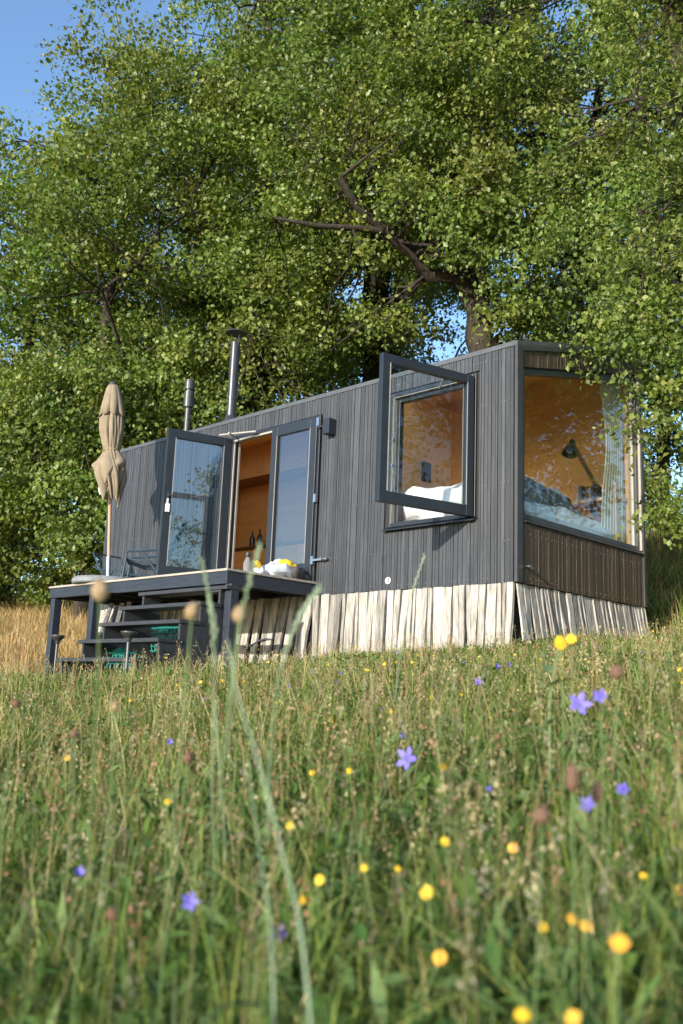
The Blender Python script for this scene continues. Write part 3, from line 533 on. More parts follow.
# end window: deep frame and one big pane
mb = MB(); f = .055; xa, xb = -.09, -.004
def quadprism(mb, ya, yb, z0a, z0b, z1a, z1b, x0, x1): mb.hexa([(x0, ya, z0a), (x1, ya, z0a), (x1, yb, z0b), (x0, yb, z0b)], [(x0, ya, z1a), (x1, ya, z1a), (x1, yb, z1b), (x0, yb, z1b)])
quadprism(mb, EY0, EY1, EZ0, EZ0, EZ0 + f, EZ0 + f, xa, xb); quadprism(mb, EY0, EY1, etop(EY0) - f, etop(EY1) - f, etop(EY0), etop(EY1), xa, xb)
quadprism(mb, EY0, EY0 + .03, EZ0 + f, EZ0 + f, etop(EY0) - f, etop(EY0 + .03) - f, xa, xb)
quadprism(mb, EY1 - .05, EY1, EZ0 + f, EZ0 + f, etop(EY1 - .05) - f, etop(EY1) - f, xa, xb)
ew = mb.build('end_window', M['trim'], cab, bevel=.003)
mb = MB(); quadprism(mb, EY1 - .075, EY1 - .052, EZ0 + f, EZ0 + f, etop(EY1 - .075) - f, etop(EY1) - f - .005, xa, -.03); quadprism(mb, EY1 - .004, EY1 + .018, EZ0 + .01, EZ0 + .01, etop(EY1) - .01, etop(EY1) - .005, -.002, .03); mb.build('painted_sunlit_jamb', M['rubber'], ew)  # jamb strips coloured pale to stand for the sun falling on them
mb = MB(); quadprism(mb, EY0 + .02, EY1 - .06, EZ0 + f - .01, EZ0 + f - .01, etop(EY0) - f + .01, etop(EY1 - .06) - f + .01, -.068, -.056); mb.build('pane', M['glass3'], ew)
mb = MB(); mb.hexa([(.0, EY0 - .02, EZ0 - .04), (.045, EY0 - .02, EZ0 - .04), (.045, EY1 + .03, EZ0 - .04), (.0, EY1 + .03, EZ0 - .04)], [(.0, EY0 - .02, EZ0 - .005), (.045, EY0 - .02, EZ0 - .03), (.045, EY1 + .03, EZ0 - .03), (.0, EY1 + .03, EZ0 - .005)]); mb.build('sill', M['trim'], ew)
# chimneys on the roof
def rz(y): return H1 + SL * y
mb = MB(); cx, cy = -5.93, 1.0; zb = rz(cy) - .03
mb.lathe([(.20, zb - .05), (.17, zb + .08), (.085, zb + .28), (.083, zb + .30)], 20, (cx, cy)); mb.lathe([(.074, zb + .27), (.074, 4.24)], 20, (cx, cy)); mb.lathe([(.080, zb + .55), (.080, zb + .60)], 20, (cx, cy))
ch = mb.build('chimney', M['flue'], roof, smooth=False)
mb = MB(); mb.lathe([(.175, 4.395), (.168, 4.415), (.10, 4.445), (.02, 4.475)], 20, (cx, cy))
for a in (0, 2.1, 4.2): mb.tube([(cx + .07 * math.cos(a), cy + .07 * math.sin(a), 4.18), (cx + .07 * math.cos(a), cy + .07 * math.sin(a), 4.41)], .008, 5)
mb.build('rain_cap', M['blacksteel'], ch)
mb = MB(); cx, cy = -7.07, 1.0; mb.lathe([(.05, rz(cy) - .04), (.05, 3.38), (.085, 3.40), (.085, 3.66), (.06, 3.67), (.06, 3.69), (.085, 3.70), (.085, 3.83), (.075, 3.84), (.075, 3.86), (.02, 3.88)], 20, (cx, cy)); mb.build('vent_pipe', M['blacksteel'], roof)
# skirting of bleached planks
mb = MB(); u = -LEN
while u < -.01:
    w = min(rnd.choice((rnd.uniform(.05, .09), rnd.uniform(.09, .14))), -u); ln = rnd.gauss(0, .03) + (-.16 if u < -2.9 else 0) * rnd.uniform(.4, 1.6); zb = Hs(u + w / 2, 0) - .1; y = -.005 - rnd.uniform(0, .03); t = rnd.uniform(.02, .035); g1, g2 = rnd.uniform(0, .01), rnd.uniform(.003, .022)
    tint = min(1, max(0, rnd.gauss(.62, .25))); zt = -.004 - rnd.uniform(0, .012); n = 5; prev = None
    if True:
        ja = [rnd.gauss(0, .0028) for _ in range(n)]; jb = [rnd.gauss(0, .0028) for _ in range(n)]
        for k in range(n):
            s = k / (n - 1); z = zt + (zb - zt) * s; a = u + g1 + ja[k] + ln * s; b = u + w - g2 + jb[k] + ln * s; yy = y - .03 * s; cur = [(a, yy - t, z), (b, yy - t * rnd.uniform(.6, 1), z), (b, yy + .01, z), (a, yy + .01, z)]
            if prev: mb.hexa(cur, prev, tint)
            prev = cur
    u += w
u = .02
while u < W:
    w = min(rnd.uniform(.055, .12), W - u + .03); ln = rnd.gauss(.085, .025) * min(1, (u + .05) / .4); zb = Hs(0, u) - .12; x = rnd.uniform(.0, .05); t = rnd.uniform(.015, .035); tint = min(1, max(0, rnd.gauss(.5, .3))); zt = -.004 - rnd.uniform(0, .012); prev = None; n = 5
    ja = [rnd.gauss(0, .003) for _ in range(n)]; jb = [rnd.gauss(0, .003) for _ in range(n)]
    for k in range(n):
        s = k / (n - 1); z = zt + (zb - zt) * s; a = u + rnd.uniform(0, .006) + ja[k] + ln * s; b = u + w - .012 + jb[k] + ln * s; xx = -.02 + x * s + .05 * s; cur = [(xx, a, z), (xx + t, a, z), (xx + t * rnd.uniform(.5, 1), b, z), (xx, b, z)]
        if prev: mb.hexa(cur, prev, tint)
        prev = cur
    u += w
mb.build('plank_skirting', M['plank'], cab)
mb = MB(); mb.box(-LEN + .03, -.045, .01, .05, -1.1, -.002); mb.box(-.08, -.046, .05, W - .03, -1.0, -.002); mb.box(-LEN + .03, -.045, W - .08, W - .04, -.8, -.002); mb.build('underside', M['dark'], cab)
mb = MB(); mb.tube([(-5.05 + .12 * k, -.07 - .012 * math.sin(k * 1.3), -.56 - .05 * math.sin(k * .9)) for k in range(14)], .012, 6); tag(mb.build('rope', M['rope']), 'dark rope slung along the bleached planks beside the stairs', 'rope')
# small fittings
mb = MB(); mb.box(-2.68, -2.57, -.15, -.026, 1.93, 2.12); mb.box(-2.66, -2.59, -.152, -.15, 1.945, 1.955); mb.build('wall_lamp', M['frame'], cab, bevel=.006)
mb = MB(); mb.tube([(-1.653 + .032 * math.cos(a), -.034, .102 + .032 * math.sin(a)) for a in [k * math.pi / 8 for k in range(17)]], .009, 6); mb.tube([(-1.653, -.02, .102), (-1.653, -.045, .102)], .013, 8); mb.build('socket_ring', M['whitep'], cab)
mb = MB(); mb.tube([(.03, .13, .17), (.08, .13, .165)], .018, 10); mb.tube([(.08, .13, .165), (.09, .16, .14)], .014, 8); mb.build('tap', M['steel'], cab)
mb = MB(); mb.box(-2.235, -2.2, 1.2, 1.35, 1.55, 1.8); mb.build('socket_panel', M['blacksteel'], cab)

# ------------------------------------------------------------------ interior things
bd = thing('bed', 'white made bed raised under the windows at the cabin end', 'bed', (-1.2, 1.2, .19))
mb = MB(); mb.box(-.9, 1.05, -.98, 1.05, 0, .40); mb.build('bed_base', M['ply'], bd)
def cushion(w, d, h, seed, n=14, amp=.02, power=.35):
    r = random.Random(seed); ph = [r.uniform(0, 6) for _ in range(6)]; vs = []; fs = []
    for side in (1, -1):
        for i in range(n + 1):
            for j in range(n + 1):
                a, b = i / n * 2 - 1, j / n * 2 - 1; e = max(0, (1 - a ** 4) * (1 - b ** 4)) ** power
                vs.append((a * w / 2 * (1 - .06 * b * b), b * d / 2 * (1 - .06 * a * a), side * h / 2 * e + amp * math.sin(a * 5 + ph[0]) * math.sin(b * 4 + ph[1]) * e + amp * .5 * math.sin(a * 11 + ph[2] + b * 7) * e))
    m = (n + 1) ** 2
    for s in (0, 1):
        for i in range(n):
            for j in range(n):
                q = [s * m + i * (n + 1) + j, s * m + (i + 1) * (n + 1) + j, s * m + (i + 1) * (n + 1) + j + 1, s * m + i * (n + 1) + j + 1]; fs.append(q if s == 0 else q[::-1])
    return vs, fs
vs, fs = cushion(1.9, 2.0, .30, 3, 18, .008, .2); mb = MB(); mb.add([(x + .07, y + .03, z + .55) for x, y, z in vs], fs); mb.build('mattress', M['white'], bd, smooth=True)
def soft(name, label, cat, dims, loc, rot, mat, seed, group=None, amp=.02):
    vs, fs = cushion(*dims, seed, amp=amp); mb = MB(); mb.add(vs, fs); o = mb.build(name, mat, smooth=True); o.location = loc; o.rotation_euler = rot; tag(o, label, cat, group); return o
soft('duvet', 'white duvet heaped beside the open side window', 'duvet', (1.5, .8, .40), (-1.25, .55, 1.00), (.1, 0, .05), M['white'], 5, amp=.045)
soft('pillow', 'long grey pillow leaning inside the end window', 'pillow', (.40, 1.25, .30), (-.34, 1.10, 1.0), (-.10, .9, 0), M['grey'], 6)
soft('pillow', 'white pillow standing on its corner behind the grey pillow', 'pillow', (.5, .52, .14), (-.62, 1.62, 1.10), (.5, 1.2, .3), M['white'], 7)
soft('blanket', 'pale blue white bed cover spilling towards the end window', 'blanket', (.5, 2.0, .34), (-.36, 1.30, .80), (0, 0, 0), M['white'], 8, amp=.03)
bk = thing('book_row', 'row of books standing on the ledge behind the desk lamp', 'books', (-.50, 2.36, 1.30))
for k in range(7):
    mb = MB(); h = rnd.uniform(.13, .18); mb.box(-.16 + k * .04, -.128 + k * .04, -.07, .06, 0, h); mb.build('book', [M['paper'], M['grey'], M['darkcloth'], M['plyline']][k % 4], bk)
mb = MB(); mb.box(-1.4, -.12, 2.28, W - .102, 1.26, 1.30); mb.box(-.30, -.12, 2.26, 2.30, .19, 1.45); mb.build('wall_ledge', M['ply'], cab)
lamp = thing('desk_lamp', 'black jointed desk lamp reaching up inside the end window', 'lamp', (-.35, 2.10, 1.10))
mb = MB(); mb.lathe([(.10, 0), (.10, .02), (.03, .035)], 20); o = mb.build('lamp_base', M['blacksteel'], lamp); o.rotation_euler = (0, R_(75), 0); o.location = (0, .04, .02)
mb = MB(); A_, B_, C_ = Vector((0, 0, .05)), Vector((0, .13, .32)), Vector((0, -.42, .74))
for dx in (-.015, .015): mb.tube([A_ + Vector((dx, 0, 0)), B_ + Vector((dx, 0, 0))], .006, 6); mb.tube([B_ + Vector((dx, 0, .012)), C_ + Vector((dx, 0, .012))], .006, 6); mb.tube([B_ + Vector((dx, 0, -.022)), C_ + Vector((dx, 0, -.022))], .005, 6)
mb.tube([B_ + Vector((-.03, 0, 0)), B_ + Vector((.03, 0, 0))], .025, 10); mb.tube([C_ + Vector((-.03, 0, 0)), C_ + Vector((.03, 0, 0))], .02, 10); mb.build('lamp_arm', M['blacksteel'], lamp)
mb = MB(); mb.lathe([(.03, .12), (.035, .06), (.055, .03), (.085, -.05), (.09, -.075), (.08, -.075), (.05, .02)], 22); sh = mb.build('lamp_shade', M['blacksteel'], lamp, smooth=False); sh.location = (0, -.47, .66); sh.rotation_euler = (R_(-22), 0, 0)
mb = MB(); mb.lathe([(.0, -.06), (.035, -.045), (.04, -.02), (.02, .02)], 14); b = mb.build('bulb', M['whitep'], sh)
def curtain(name, label, x, y0, y1, z0, z1, waves, pinch, seed):
    mb = MB(); nu, nv = 60, 24; vs = []
    for j in range(nv + 1):
        t = j / nv; z = z0 + (z1(0) - z0) * t
        for i in range(nu + 1):
            u = i / nu; sq = 1 - pinch * math.exp(-((t - .62) / .3) ** 2); yy = y1 - (y1 - y0) * (1 - u) * sq
            vs.append((x + .016 * math.sin(u * (waves + 3) * 2 * math.pi + .6 * math.sin(t * 4 + seed)) * (.6 + .4 * (1 - t)), yy, z0 + (z1(yy) - z0) * t))
    fs = [(j * (nu + 1) + i, j * (nu + 1) + i + 1, (j + 1) * (nu + 1) + i + 1, (j + 1) * (nu + 1) + i) for j in range(nv) for i in range(nu)]
    mb.add(vs, fs); o = mb.build(name, M['curtain'], smooth=True); s = o.modifiers.new('thick', 'SOLIDIFY'); s.thickness = .003; tag(o, label, 'curtain', 'curtains inside the end window')
curtain('curtain', 'wide pale curtain drawn to the right side of the end window', -.145, 1.93, 2.50, .72, lambda y: etop(y) - .03, 5, .28, 1)
curtain('curtain', 'thin pale curtain gathered at the left edge of the end window', -.19, .13, .24, .72, lambda y: etop(y) - .03, 3, .1, 2)
# kitchen
kc = thing('wall_cabinet', 'plywood wall cabinet above the kitchen counter', 'cabinet', (-6.3, 2.2, 2.36))
mb = MB(); mb.box(-1.1, 1.0, -.12, .35, 0, .6); mb.build('carcass', M['plyline'], kc)
for k in range(4):
    mb = MB(); mb.box(-1.098 + k * .524, -.582 + k * .524, -.14, -.122, .004, .58); d = mb.build('cabinet_door', M['ply'], kc); mb = MB(); mb.tube([(-.66 + k * .524, -.15, .06), (-.66 + k * .524, -.16, .06)], .012, 8); mb.build('knob', M['blacksteel'], d)
kb = thing('kitchen_counter', 'plywood kitchen counter with dark worktop seen through the open door', 'counter', (-6.3, 2.2, .19))
mb = MB(); mb.box(-1.1, 1.6, -.28, .35, 0, .92); mb.build('carcass', M['plyline'], kb)
for k in range(5):
    for (za, zb_) in ((.08, .58), (.60, .90)):
        mb = MB(); mb.box(-1.096 + k * .54, -.566 + k * .54, -.30, -.282, za, zb_); mb.build('drawer_front', M['ply'], kb)
mb = MB(); mb.box(-1.12, 1.62, -.32, .352, .921, .96); mb.build('worktop', M['counter'], kb)
def bottle(x, y, z, h, r, lb):
    mb = MB(); mb.lathe([(r * .95, 0), (r, .01), (r, h * .6), (r * .35, h * .75), (r * .33, h), (r * .2, h + .004)], 14); o = mb.build('bottle', M['bottle'], smooth=False); o.location = (x, y, z); tag(o, lb, 'bottle', 'bottles on the kitchen counter')
bottle(-6.44, 2.0, 1.15, .27, .045, 'dark bottle on the left of the pair on the kitchen worktop'); bottle(-6.28, 2.02, 1.15, .29, .045, 'slightly taller dark bottle on the right of the pair on the worktop')
pan = thing('cooking_pan', 'low dark pan on the kitchen worktop right of the bottles', 'pan', (-5.95, 2.05, 1.15)); mb = MB(); mb.lathe([(.11, 0), (.13, .07), (.12, .07), (.10, .012)], 20); mb.build('bowl', M['blacksteel'], pan); mb = MB(); mb.tube([(-.12, 0, .06), (-.28, -.08, .09)], .01, 8); mb.build('handle', M['blacksteel'], pan)

# ------------------------------------------------------------------ deck and stairs
dk = thing('wooden_deck', 'raised dark timber deck with bright board edge in front of the glass doors', 'deck', (0, 0, 0))
DL, DR, DF, DT = -6.66, -2.81, -1.364, .153
mb = MB(); y = DF - .018
for k in range(10):
    mb.box(DL - .01, DR + .012, y, y + .131, DT - .024, DT + rnd.uniform(0, .003)); y += .1365
mb.build('deck_boards', M['board_top'], dk, bevel=.002)
mb = MB(); mb.box(DL, -5.02, DF, DF + .045, -.005, DT - .026); mb.box(-5.017, DR - .0, DF - .002, DF + .043, -.012, DT - .026); mb.box(DR - .045, DR, DF + .046, -.03, -.02, DT - .026); mb.box(DL, DL + .045, DF + .046, -.03, -.005, DT - .026)
mb.build('fascia', M['deckwood'], dk, bevel=.003)
mb = MB()
for k in range(7): mb.box(DL + .3 + k * .55, DL + .345 + k * .55, DF + .05, -.03, -.01, DT - .028)
mb.build('joists', M['dark'], dk)
for (x, y) in ((-6.575, -1.30), (-5.60, -1.29), (-2.80, -1.295), (-6.575, -.12), (-6.0, -.12)):
    mb = MB(); zb = Hs(x, y) - .12; mb.box(x - .055, x + .055, y - .055, y + .055, zb, -.013); mb.build('leg', M['deckwood'], dk, bevel=.004)
mb = MB(); mb.box(-3.05, -2.86, -1.40, -1.366, -.10, -.06); mb.build('bracket', M['blacksteel'], dk)
st = thing('stairs', 'five dark open wooden steps leading up to the deck', 'stairs', (0, 0, 0))
SX0, SX1 = -4.39, -2.86; TZ = [-.04, -.235, -.445, -.655, -.87]
for k, z in enumerate(TZ):
    yf = -1.42 - .25 * k; mb = MB(); x1 = SX1 + (.12 if k == 0 else 0); mb.box(SX0 - .03, (SX0 + x1) / 2 - .2, yf, yf + .29, z - .042, z); mb.box((SX0 + x1) / 2 - .197, x1, yf + .002, yf + .292, z - .041, z + .001); mb.build('tread', M['stairwood'], st, bevel=.005)
# stepped side panels
for x in (SX0 + .02, SX1 - .05):
    mb = MB(); top = [(-1.10, -.10)]
    for k in range(5):
        yf = -1.39 - .25 * k; zt = TZ[k] - .044; zl = TZ[k + 1] - .044 if k < 4 else None; yb = -1.14 - .25 * k
        zbot = min(Hs(x, yf) - .05, -.9) if k > 2 else TZ[k] - .75
        zb2 = min(Hs(x, yf) - .05, -.9) if k > 1 else TZ[k] - .52
        mb.hexa([(x, yf, zbot), (x + .035, yf, zbot), (x + .035, yb, zb2), (x, yb, zb2)], [(x, yf, zt), (x + .035, yf, zt), (x + .035, yb, zt), (x, yb, zt)])
    mb.build('side_panel', M['stairwood'], st)
# solar path lights
def path_light(x, y, ztop, lb, rim):
    zb = Hs(x, y) - .05; h = ztop - zb; t = thing('path_light', lb, 'garden light', (x, y, zb), group='solar path lights beside the stairs')
    mb = MB(); mb.tube([(0, 0, 0), (0, 0, h - .09)], .016, 10); mb.build('post', M['zinc'] if rim else M['blacksteel'], t)
    mb = MB(); mb.lathe([(.022, h - .10), (.030, h - .07), (.075, h - .025), (.080, h - .012), (.080, h), (.01, h + .006)], 20); mb.build('lamp_head', M['blacksteel'], t)
    mb = MB(); mb.lathe([(.024, h - .085), (.034, h - .06), (.05, h - .045), (.02, h - .04)], 16); mb.build('lens', M['whitep'], t)
path_light(-2.70, -2.62, -.63, 'solar path light with pale post in front of the stairs', True)
path_light(-4.82, -2.2, -.60, 'dark solar path light left of the bottom step beside the deck leg', False)
# firewood
def firewood(name, label, loc, n, net, seed, lean=0, length=.36, size=(.45, .3)):
    t = thing(name, label, 'firewood', loc); r = random.Random(seed)
    for i in range(n):
        a = r.uniform(.03, .05); mb = MB(); m = 5; c = (-size[0] / 2 + size[0] * (i % max(1, n // 2)) / max(1, n // 2 - 1), .08 * (i // max(1, n // 2)), 0); lz = length * r.uniform(.8, 1.1)
        mb.tube([(c[0] + lean * 0, c[1], 0), (c[0] + lean + r.uniform(-.03, .03), c[1] + .06, lz)], [a, a * .85], m); mb.build('log', M['log'], t)
    if net:
        mb = MB()
        for k in range(9):
            x = -size[0] / 2 - .05 + (size[0] + .1) * k / 8; mb.tube([(x, -.07, 0), (x + lean * .5, -.075, length * .5), (x + lean, -.03, length * 1.05)], .007, 4)
        for k in range(6):
            z = length * k / 5.; mb.tube([(-size[0] / 2 - .07 + lean * k / 5, -.075, z), (size[0] / 2 + .07 + lean * k / 5, -.075, z)], .012 if k in (0, 5) else .007, 4)
        vs, fs = cushion(size[0] * .5, .12, .09, seed, 8, .02, .4); mb.add([(x + lean - size[0] * .22, y, z + length * 1.02) for x, y, z in vs], fs)
        mb.build('net_sack', M['teal'], t)
firewood('firewood_stack', 'grey split logs leaning on end under the deck left of the stairs', (-5.62, -.95, -.46), 10, False, 1, .08, .38, (.62, .3))
mb = MB(); mb.box(-6.0, -5.2, -1.1, -.6, -.50, -.465); mb.box(-5.95, -5.9, -1.05, -.65, -1.0, -.5); mb.box(-5.3, -5.25, -1.05, -.65, -1.0, -.5); tag(mb.build('log_shelf', M['stairwood']), 'low plank shelf carrying the grey logs under the deck', 'shelf')
firewood('firewood_sack', 'teal net sack of split logs under the third step', (-3.78, -1.36, -.74), 8, True, 2, 0, .26, (.42, .3))
firewood('firewood_sack', 'teal net sack of split logs low under the bottom steps', (-4.0, -1.75, -1.08), 8, True, 3, -.05, .30, (.5, .3))

# ------------------------------------------------------------------ things on the deck
um = thing('parasol', 'closed beige parasol standing at the left end of the deck', 'parasol', (-5.80, -1.0, DT))
um_t = math.atan2(.31, 2.7)
mb = MB(); mb.lathe([(.45, .004), (.47, .02), (.47, .07), (.44, .095), (.06, .105)], 32); mb.build('base', M['stone'], um)
mb = MB(); mb.tube([(0, 0, .10), (-.035, 0, .40)], .032, 14); mb.build('sleeve', M['steel'], um)
mb = MB(); mb.tube([(-.034, 0, .39), (-.33, 0, 2.86)], .022, 12); mb.build('pole', M['polewood'], um)
def canopy():
    nu, nv = 128, 44; vs = []; Lc = 1.64
    zs = [0, .06, .25, .45, .70, .88, .97, 1.08, 1.22, 1.34, 1.45, 1.64]; rs = [.062, .082, .115, .145, .142, .115, .092, .135, .18, .185, .16, .105]
    for j in range(nv + 1):
        s = j / nv * Lc; r = float(np.interp(s, zs, rs)); lo = max(0, s - .97)
        for i in range(nu):
            a = 2 * math.pi * i / nu; amp = .16 * min(1, s * 3) * (.45 if .88 < s < 1.04 else 1) * (1 + .9 * lo)
            f = 1 + amp * (abs(math.sin(a * 4 + .5 * math.sin(s * 2.2) + lo)) ** .45 - .7) * 2.1 + .055 * math.sin(a * 13 + s * 5) * math.sin(s * 2.1) + .05 * math.sin(a * 3 + s * 4) + .03 * math.sin(a * 21 - s * 9)
            f *= 1 + .38 * max(0, math.cos(a - math.pi)) * math.exp(-((s - 1.24) / .13) ** 2)      # the flap standing out to the left
            hem = 1 - (.20 * max(0, math.cos(a - 2.9)) + .07 * math.sin(a * 4 + 1) + .05 * math.sin(a * 7)) * max(0, s - 1.0) / .64
            sw = a + .9 * lo
            vs.append((r * f * math.cos(sw), r * f * math.sin(sw), -s * hem))
    fs = [(j * nu + i, j * nu + (i + 1) % nu, (j + 1) * nu + (i + 1) % nu, (j + 1) * nu + i) for j in range(nv) for i in range(nu)]
    # second, shorter layer twisted the other way, showing as overlapping ragged folds near the hem
    o = len(vs); nv2 = 14
    for j in range(nv2 + 1):
        s = 1.0 + j / nv2 * .52
        for i in range(nu):
            a = 2 * math.pi * i / nu; r = float(np.interp(s, zs, rs)) * (.98 + .30 * (s - 1.0)); f = 1 + .22 * (abs(math.sin(a * 2.5 - 2.6 * s)) ** .7 - .5); hem = 1 - .17 * abs(math.sin(a * 1.5 + .4)) * (s - 1.0) / .52
            vs.append((r * f * math.cos(a - 1.4 * (s - 1)), r * f * math.sin(a - 1.4 * (s - 1)), -s * hem))
    fs += [(o + j * nu + i, o + j * nu + (i + 1) % nu, o + (j + 1) * nu + (i + 1) % nu, o + (j + 1) * nu + i) for j in range(nv2) for i in range(nu)]
    return vs, fs
vs, fs = canopy(); mb = MB(); mb.add(vs, fs); cn = mb.build('canopy', M['canvas'], um, smooth=True); cn.location = (-.31, 0, 2.87); cn.rotation_euler = (0, -um_t, 0)
s = cn.modifiers.new('thick', 'SOLIDIFY'); s.thickness = .006
mb = MB(); nu = 96; vv = []
for (s_, r) in ((.0, .070), (.05, .092), (.25, .134), (.44, .172)):
    for i in range(nu):
        a = 2 * math.pi * i / nu; f = 1 + .18 * min(1, s_ * 3) * (abs(math.sin(a * 4)) ** .7 - .6); vv.append((r * f * math.cos(a), r * f * math.sin(a), -s_ - (.05 * abs(math.sin(a * 4)) if s_ == .44 else 0)))
mb.add(vv, [(j * nu + i, j * nu + (i + 1) % nu, (j + 1) * nu + (i + 1) % nu, (j + 1) * nu + i) for j in range(3) for i in range(nu)]); o = mb.build('vent_flap', M['canvas'], cn, smooth=True); s = o.modifiers.new('thick', 'SOLIDIFY'); s.thickness = .004
mb = MB(); mb.tube([(.100 * math.cos(a), .100 * math.sin(a), -.97) for a in [k * math.pi / 12 for k in range(25)]], .014, 6); mb.tube([(-.03, -.11, -.97), (-.05, -.135, -1.08)], .008, 5); mb.build('strap', M['canvas'], cn)
mb = MB(); mb.lathe([(.05, 0), (.06, .03), (.045, .06), (.01, .075)], 16); mb.build('finial', M['trim'], cn)
mb = MB(); mb.tube([(-.13, -.05, -1.40), (-.17, -.06, -1.50), (-.16, -.06, -1.58)], [.035, .03, .012], 8); mb.build('cord_tassel', M['whitep'], cn)
def chair(loc, rz, lb):
    t = thing('lounge_chair', lb, 'chair', loc, (0, 0, rz), 'wire lounge chairs on the deck')
    for s in (-1, 1):
        mb = MB(); mb.tube([(s * .27, -.28, 0), (s * .27, -.24, .30), (s * .27, .22, .34), (s * .27, .34, .40)], .014, 6); mb.build('arm', M['wire'], t)
        mb = MB(); mb.tube([(s * .26, .22, 0), (s * .26, -.10, .34)], .012, 6); mb.build('leg', M['wire'], t)
    mb = MB(); mb.tube([(-.25, .12, .20), (-.26, .38, .62), (.26, .38, .62), (.25, .12, .20)], .014, 6); mb.tube([(-.25, -.26, .24), (.25, -.26, .24)], .009, 6); mb.tube([(-.25, -.26, .24), (-.25, .12, .20)], .009, 6); mb.tube([(.25, -.26, .24), (.25, .12, .20)], .009, 6); mb.build('seat_frame', M['wire'], t)
    mb = MB()
    for k in range(17): x = -.24 + .48 * k / 16; mb.tube([(x, .125, .20), (x, .38, .615)], .0035, 4); mb.tube([(x, -.255, .24), (x, -.06, .19), (x, .125, .20)], .0035, 4)
    mb.build('wire_mesh', M['mesh'], t)
    return t
c_ = chair((-5.42, -.62, DT), R_(-38), 'low wire lounge chair beside the open glass door'); c_.scale = (1.15, 1.15, 1.45)
chair((-6.35, -.42, DT), R_(100), 'low wire lounge chair behind the parasol pole at the deck end').scale = (1, 1, .9)
# clutter on the deck edge by the door
def on_deck(name, label, cat, dims, loc, rot, mat, seed, amp): return soft(name, label, cat, dims, (loc[0], loc[1], DT + loc[2]), rot, mat, seed, amp=amp)
on_deck('crumpled_cloth', 'crumpled white cloth in the middle of the pile at the deck edge', 'cloth', (.24, .42, .16), (-2.95, -.52, .075), (.1, .1, .1), M['white'], 21, .03)
on_deck('crumpled_cloth', 'white cloth draped behind the dark bag on the deck edge', 'cloth', (.22, .42, .20), (-3.10, -.26, .10), (-.35, 0, .1), M['white'], 22, .03)
on_deck('cloth_bag', 'grey patterned bag lying in front of the white cloth', 'bag', (.22, .36, .15), (-2.93, -.24, .07), (-.15, .2, .3), M['darkcloth'], 23, .02)
on_deck('dark_shoe', 'dark slipper at the right end of the pile on the deck', 'shoe', (.11, .24, .08), (-2.90, -.07, .04), (0, 0, .2), M['darkcloth'], 24, .01)
on_deck('white_napkin', 'small white napkin left of the crumpled cloth', 'cloth', (.2, .24, .07), (-2.95, -.80, .035), (0, .1, .5), M['white'], 25, .02)
mb = MB(); mb.lathe([(.0, -.11), (.06, -.095), (.10, -.04), (.11, 0), (.10, .04), (.05, .07)], 18); mb.lathe([(.112, -.012), (.15, -.02), (.15, -.012), (.112, 0)], 18); o = mb.build('yellow_ball', M['yellow'], smooth=True); o.location = (-3.0, -.37, DT + .16); o.rotation_euler = (.5, .2, 0); tag(o, 'yellow sun hat resting upright on the white cloths', 'hat')
o.name = 'sun_hat'; mb = MB(); mb.box(-.02, .02, -.116, -.108, -.04, .01); b = mb.build('hat_patch', M['orange'], o)
on_deck('yellow_bag', 'small yellow pouch beside the glass jar on the deck', 'pouch', (.10, .13, .14), (-2.97, -.84, .09), (.2, .1, 0), M['yellow'], 26, .01)
jar = thing('glass_jar', 'dark topped glass bottle at the left end of the pile on the deck', 'bottle', (-2.95, -.97, DT + .003)); mb = MB(); mb.lathe([(.045, 0), (.05, .01), (.05, .12), (.03, .16), (.025, .18)], 16); mb.build('jar_body', M['grey'], jar); mb = MB(); mb.lathe([(.03, .18), (.032, .20), (.03, .235), (.01, .24)], 14); mb.build('stopper', M['bottle'], jar)

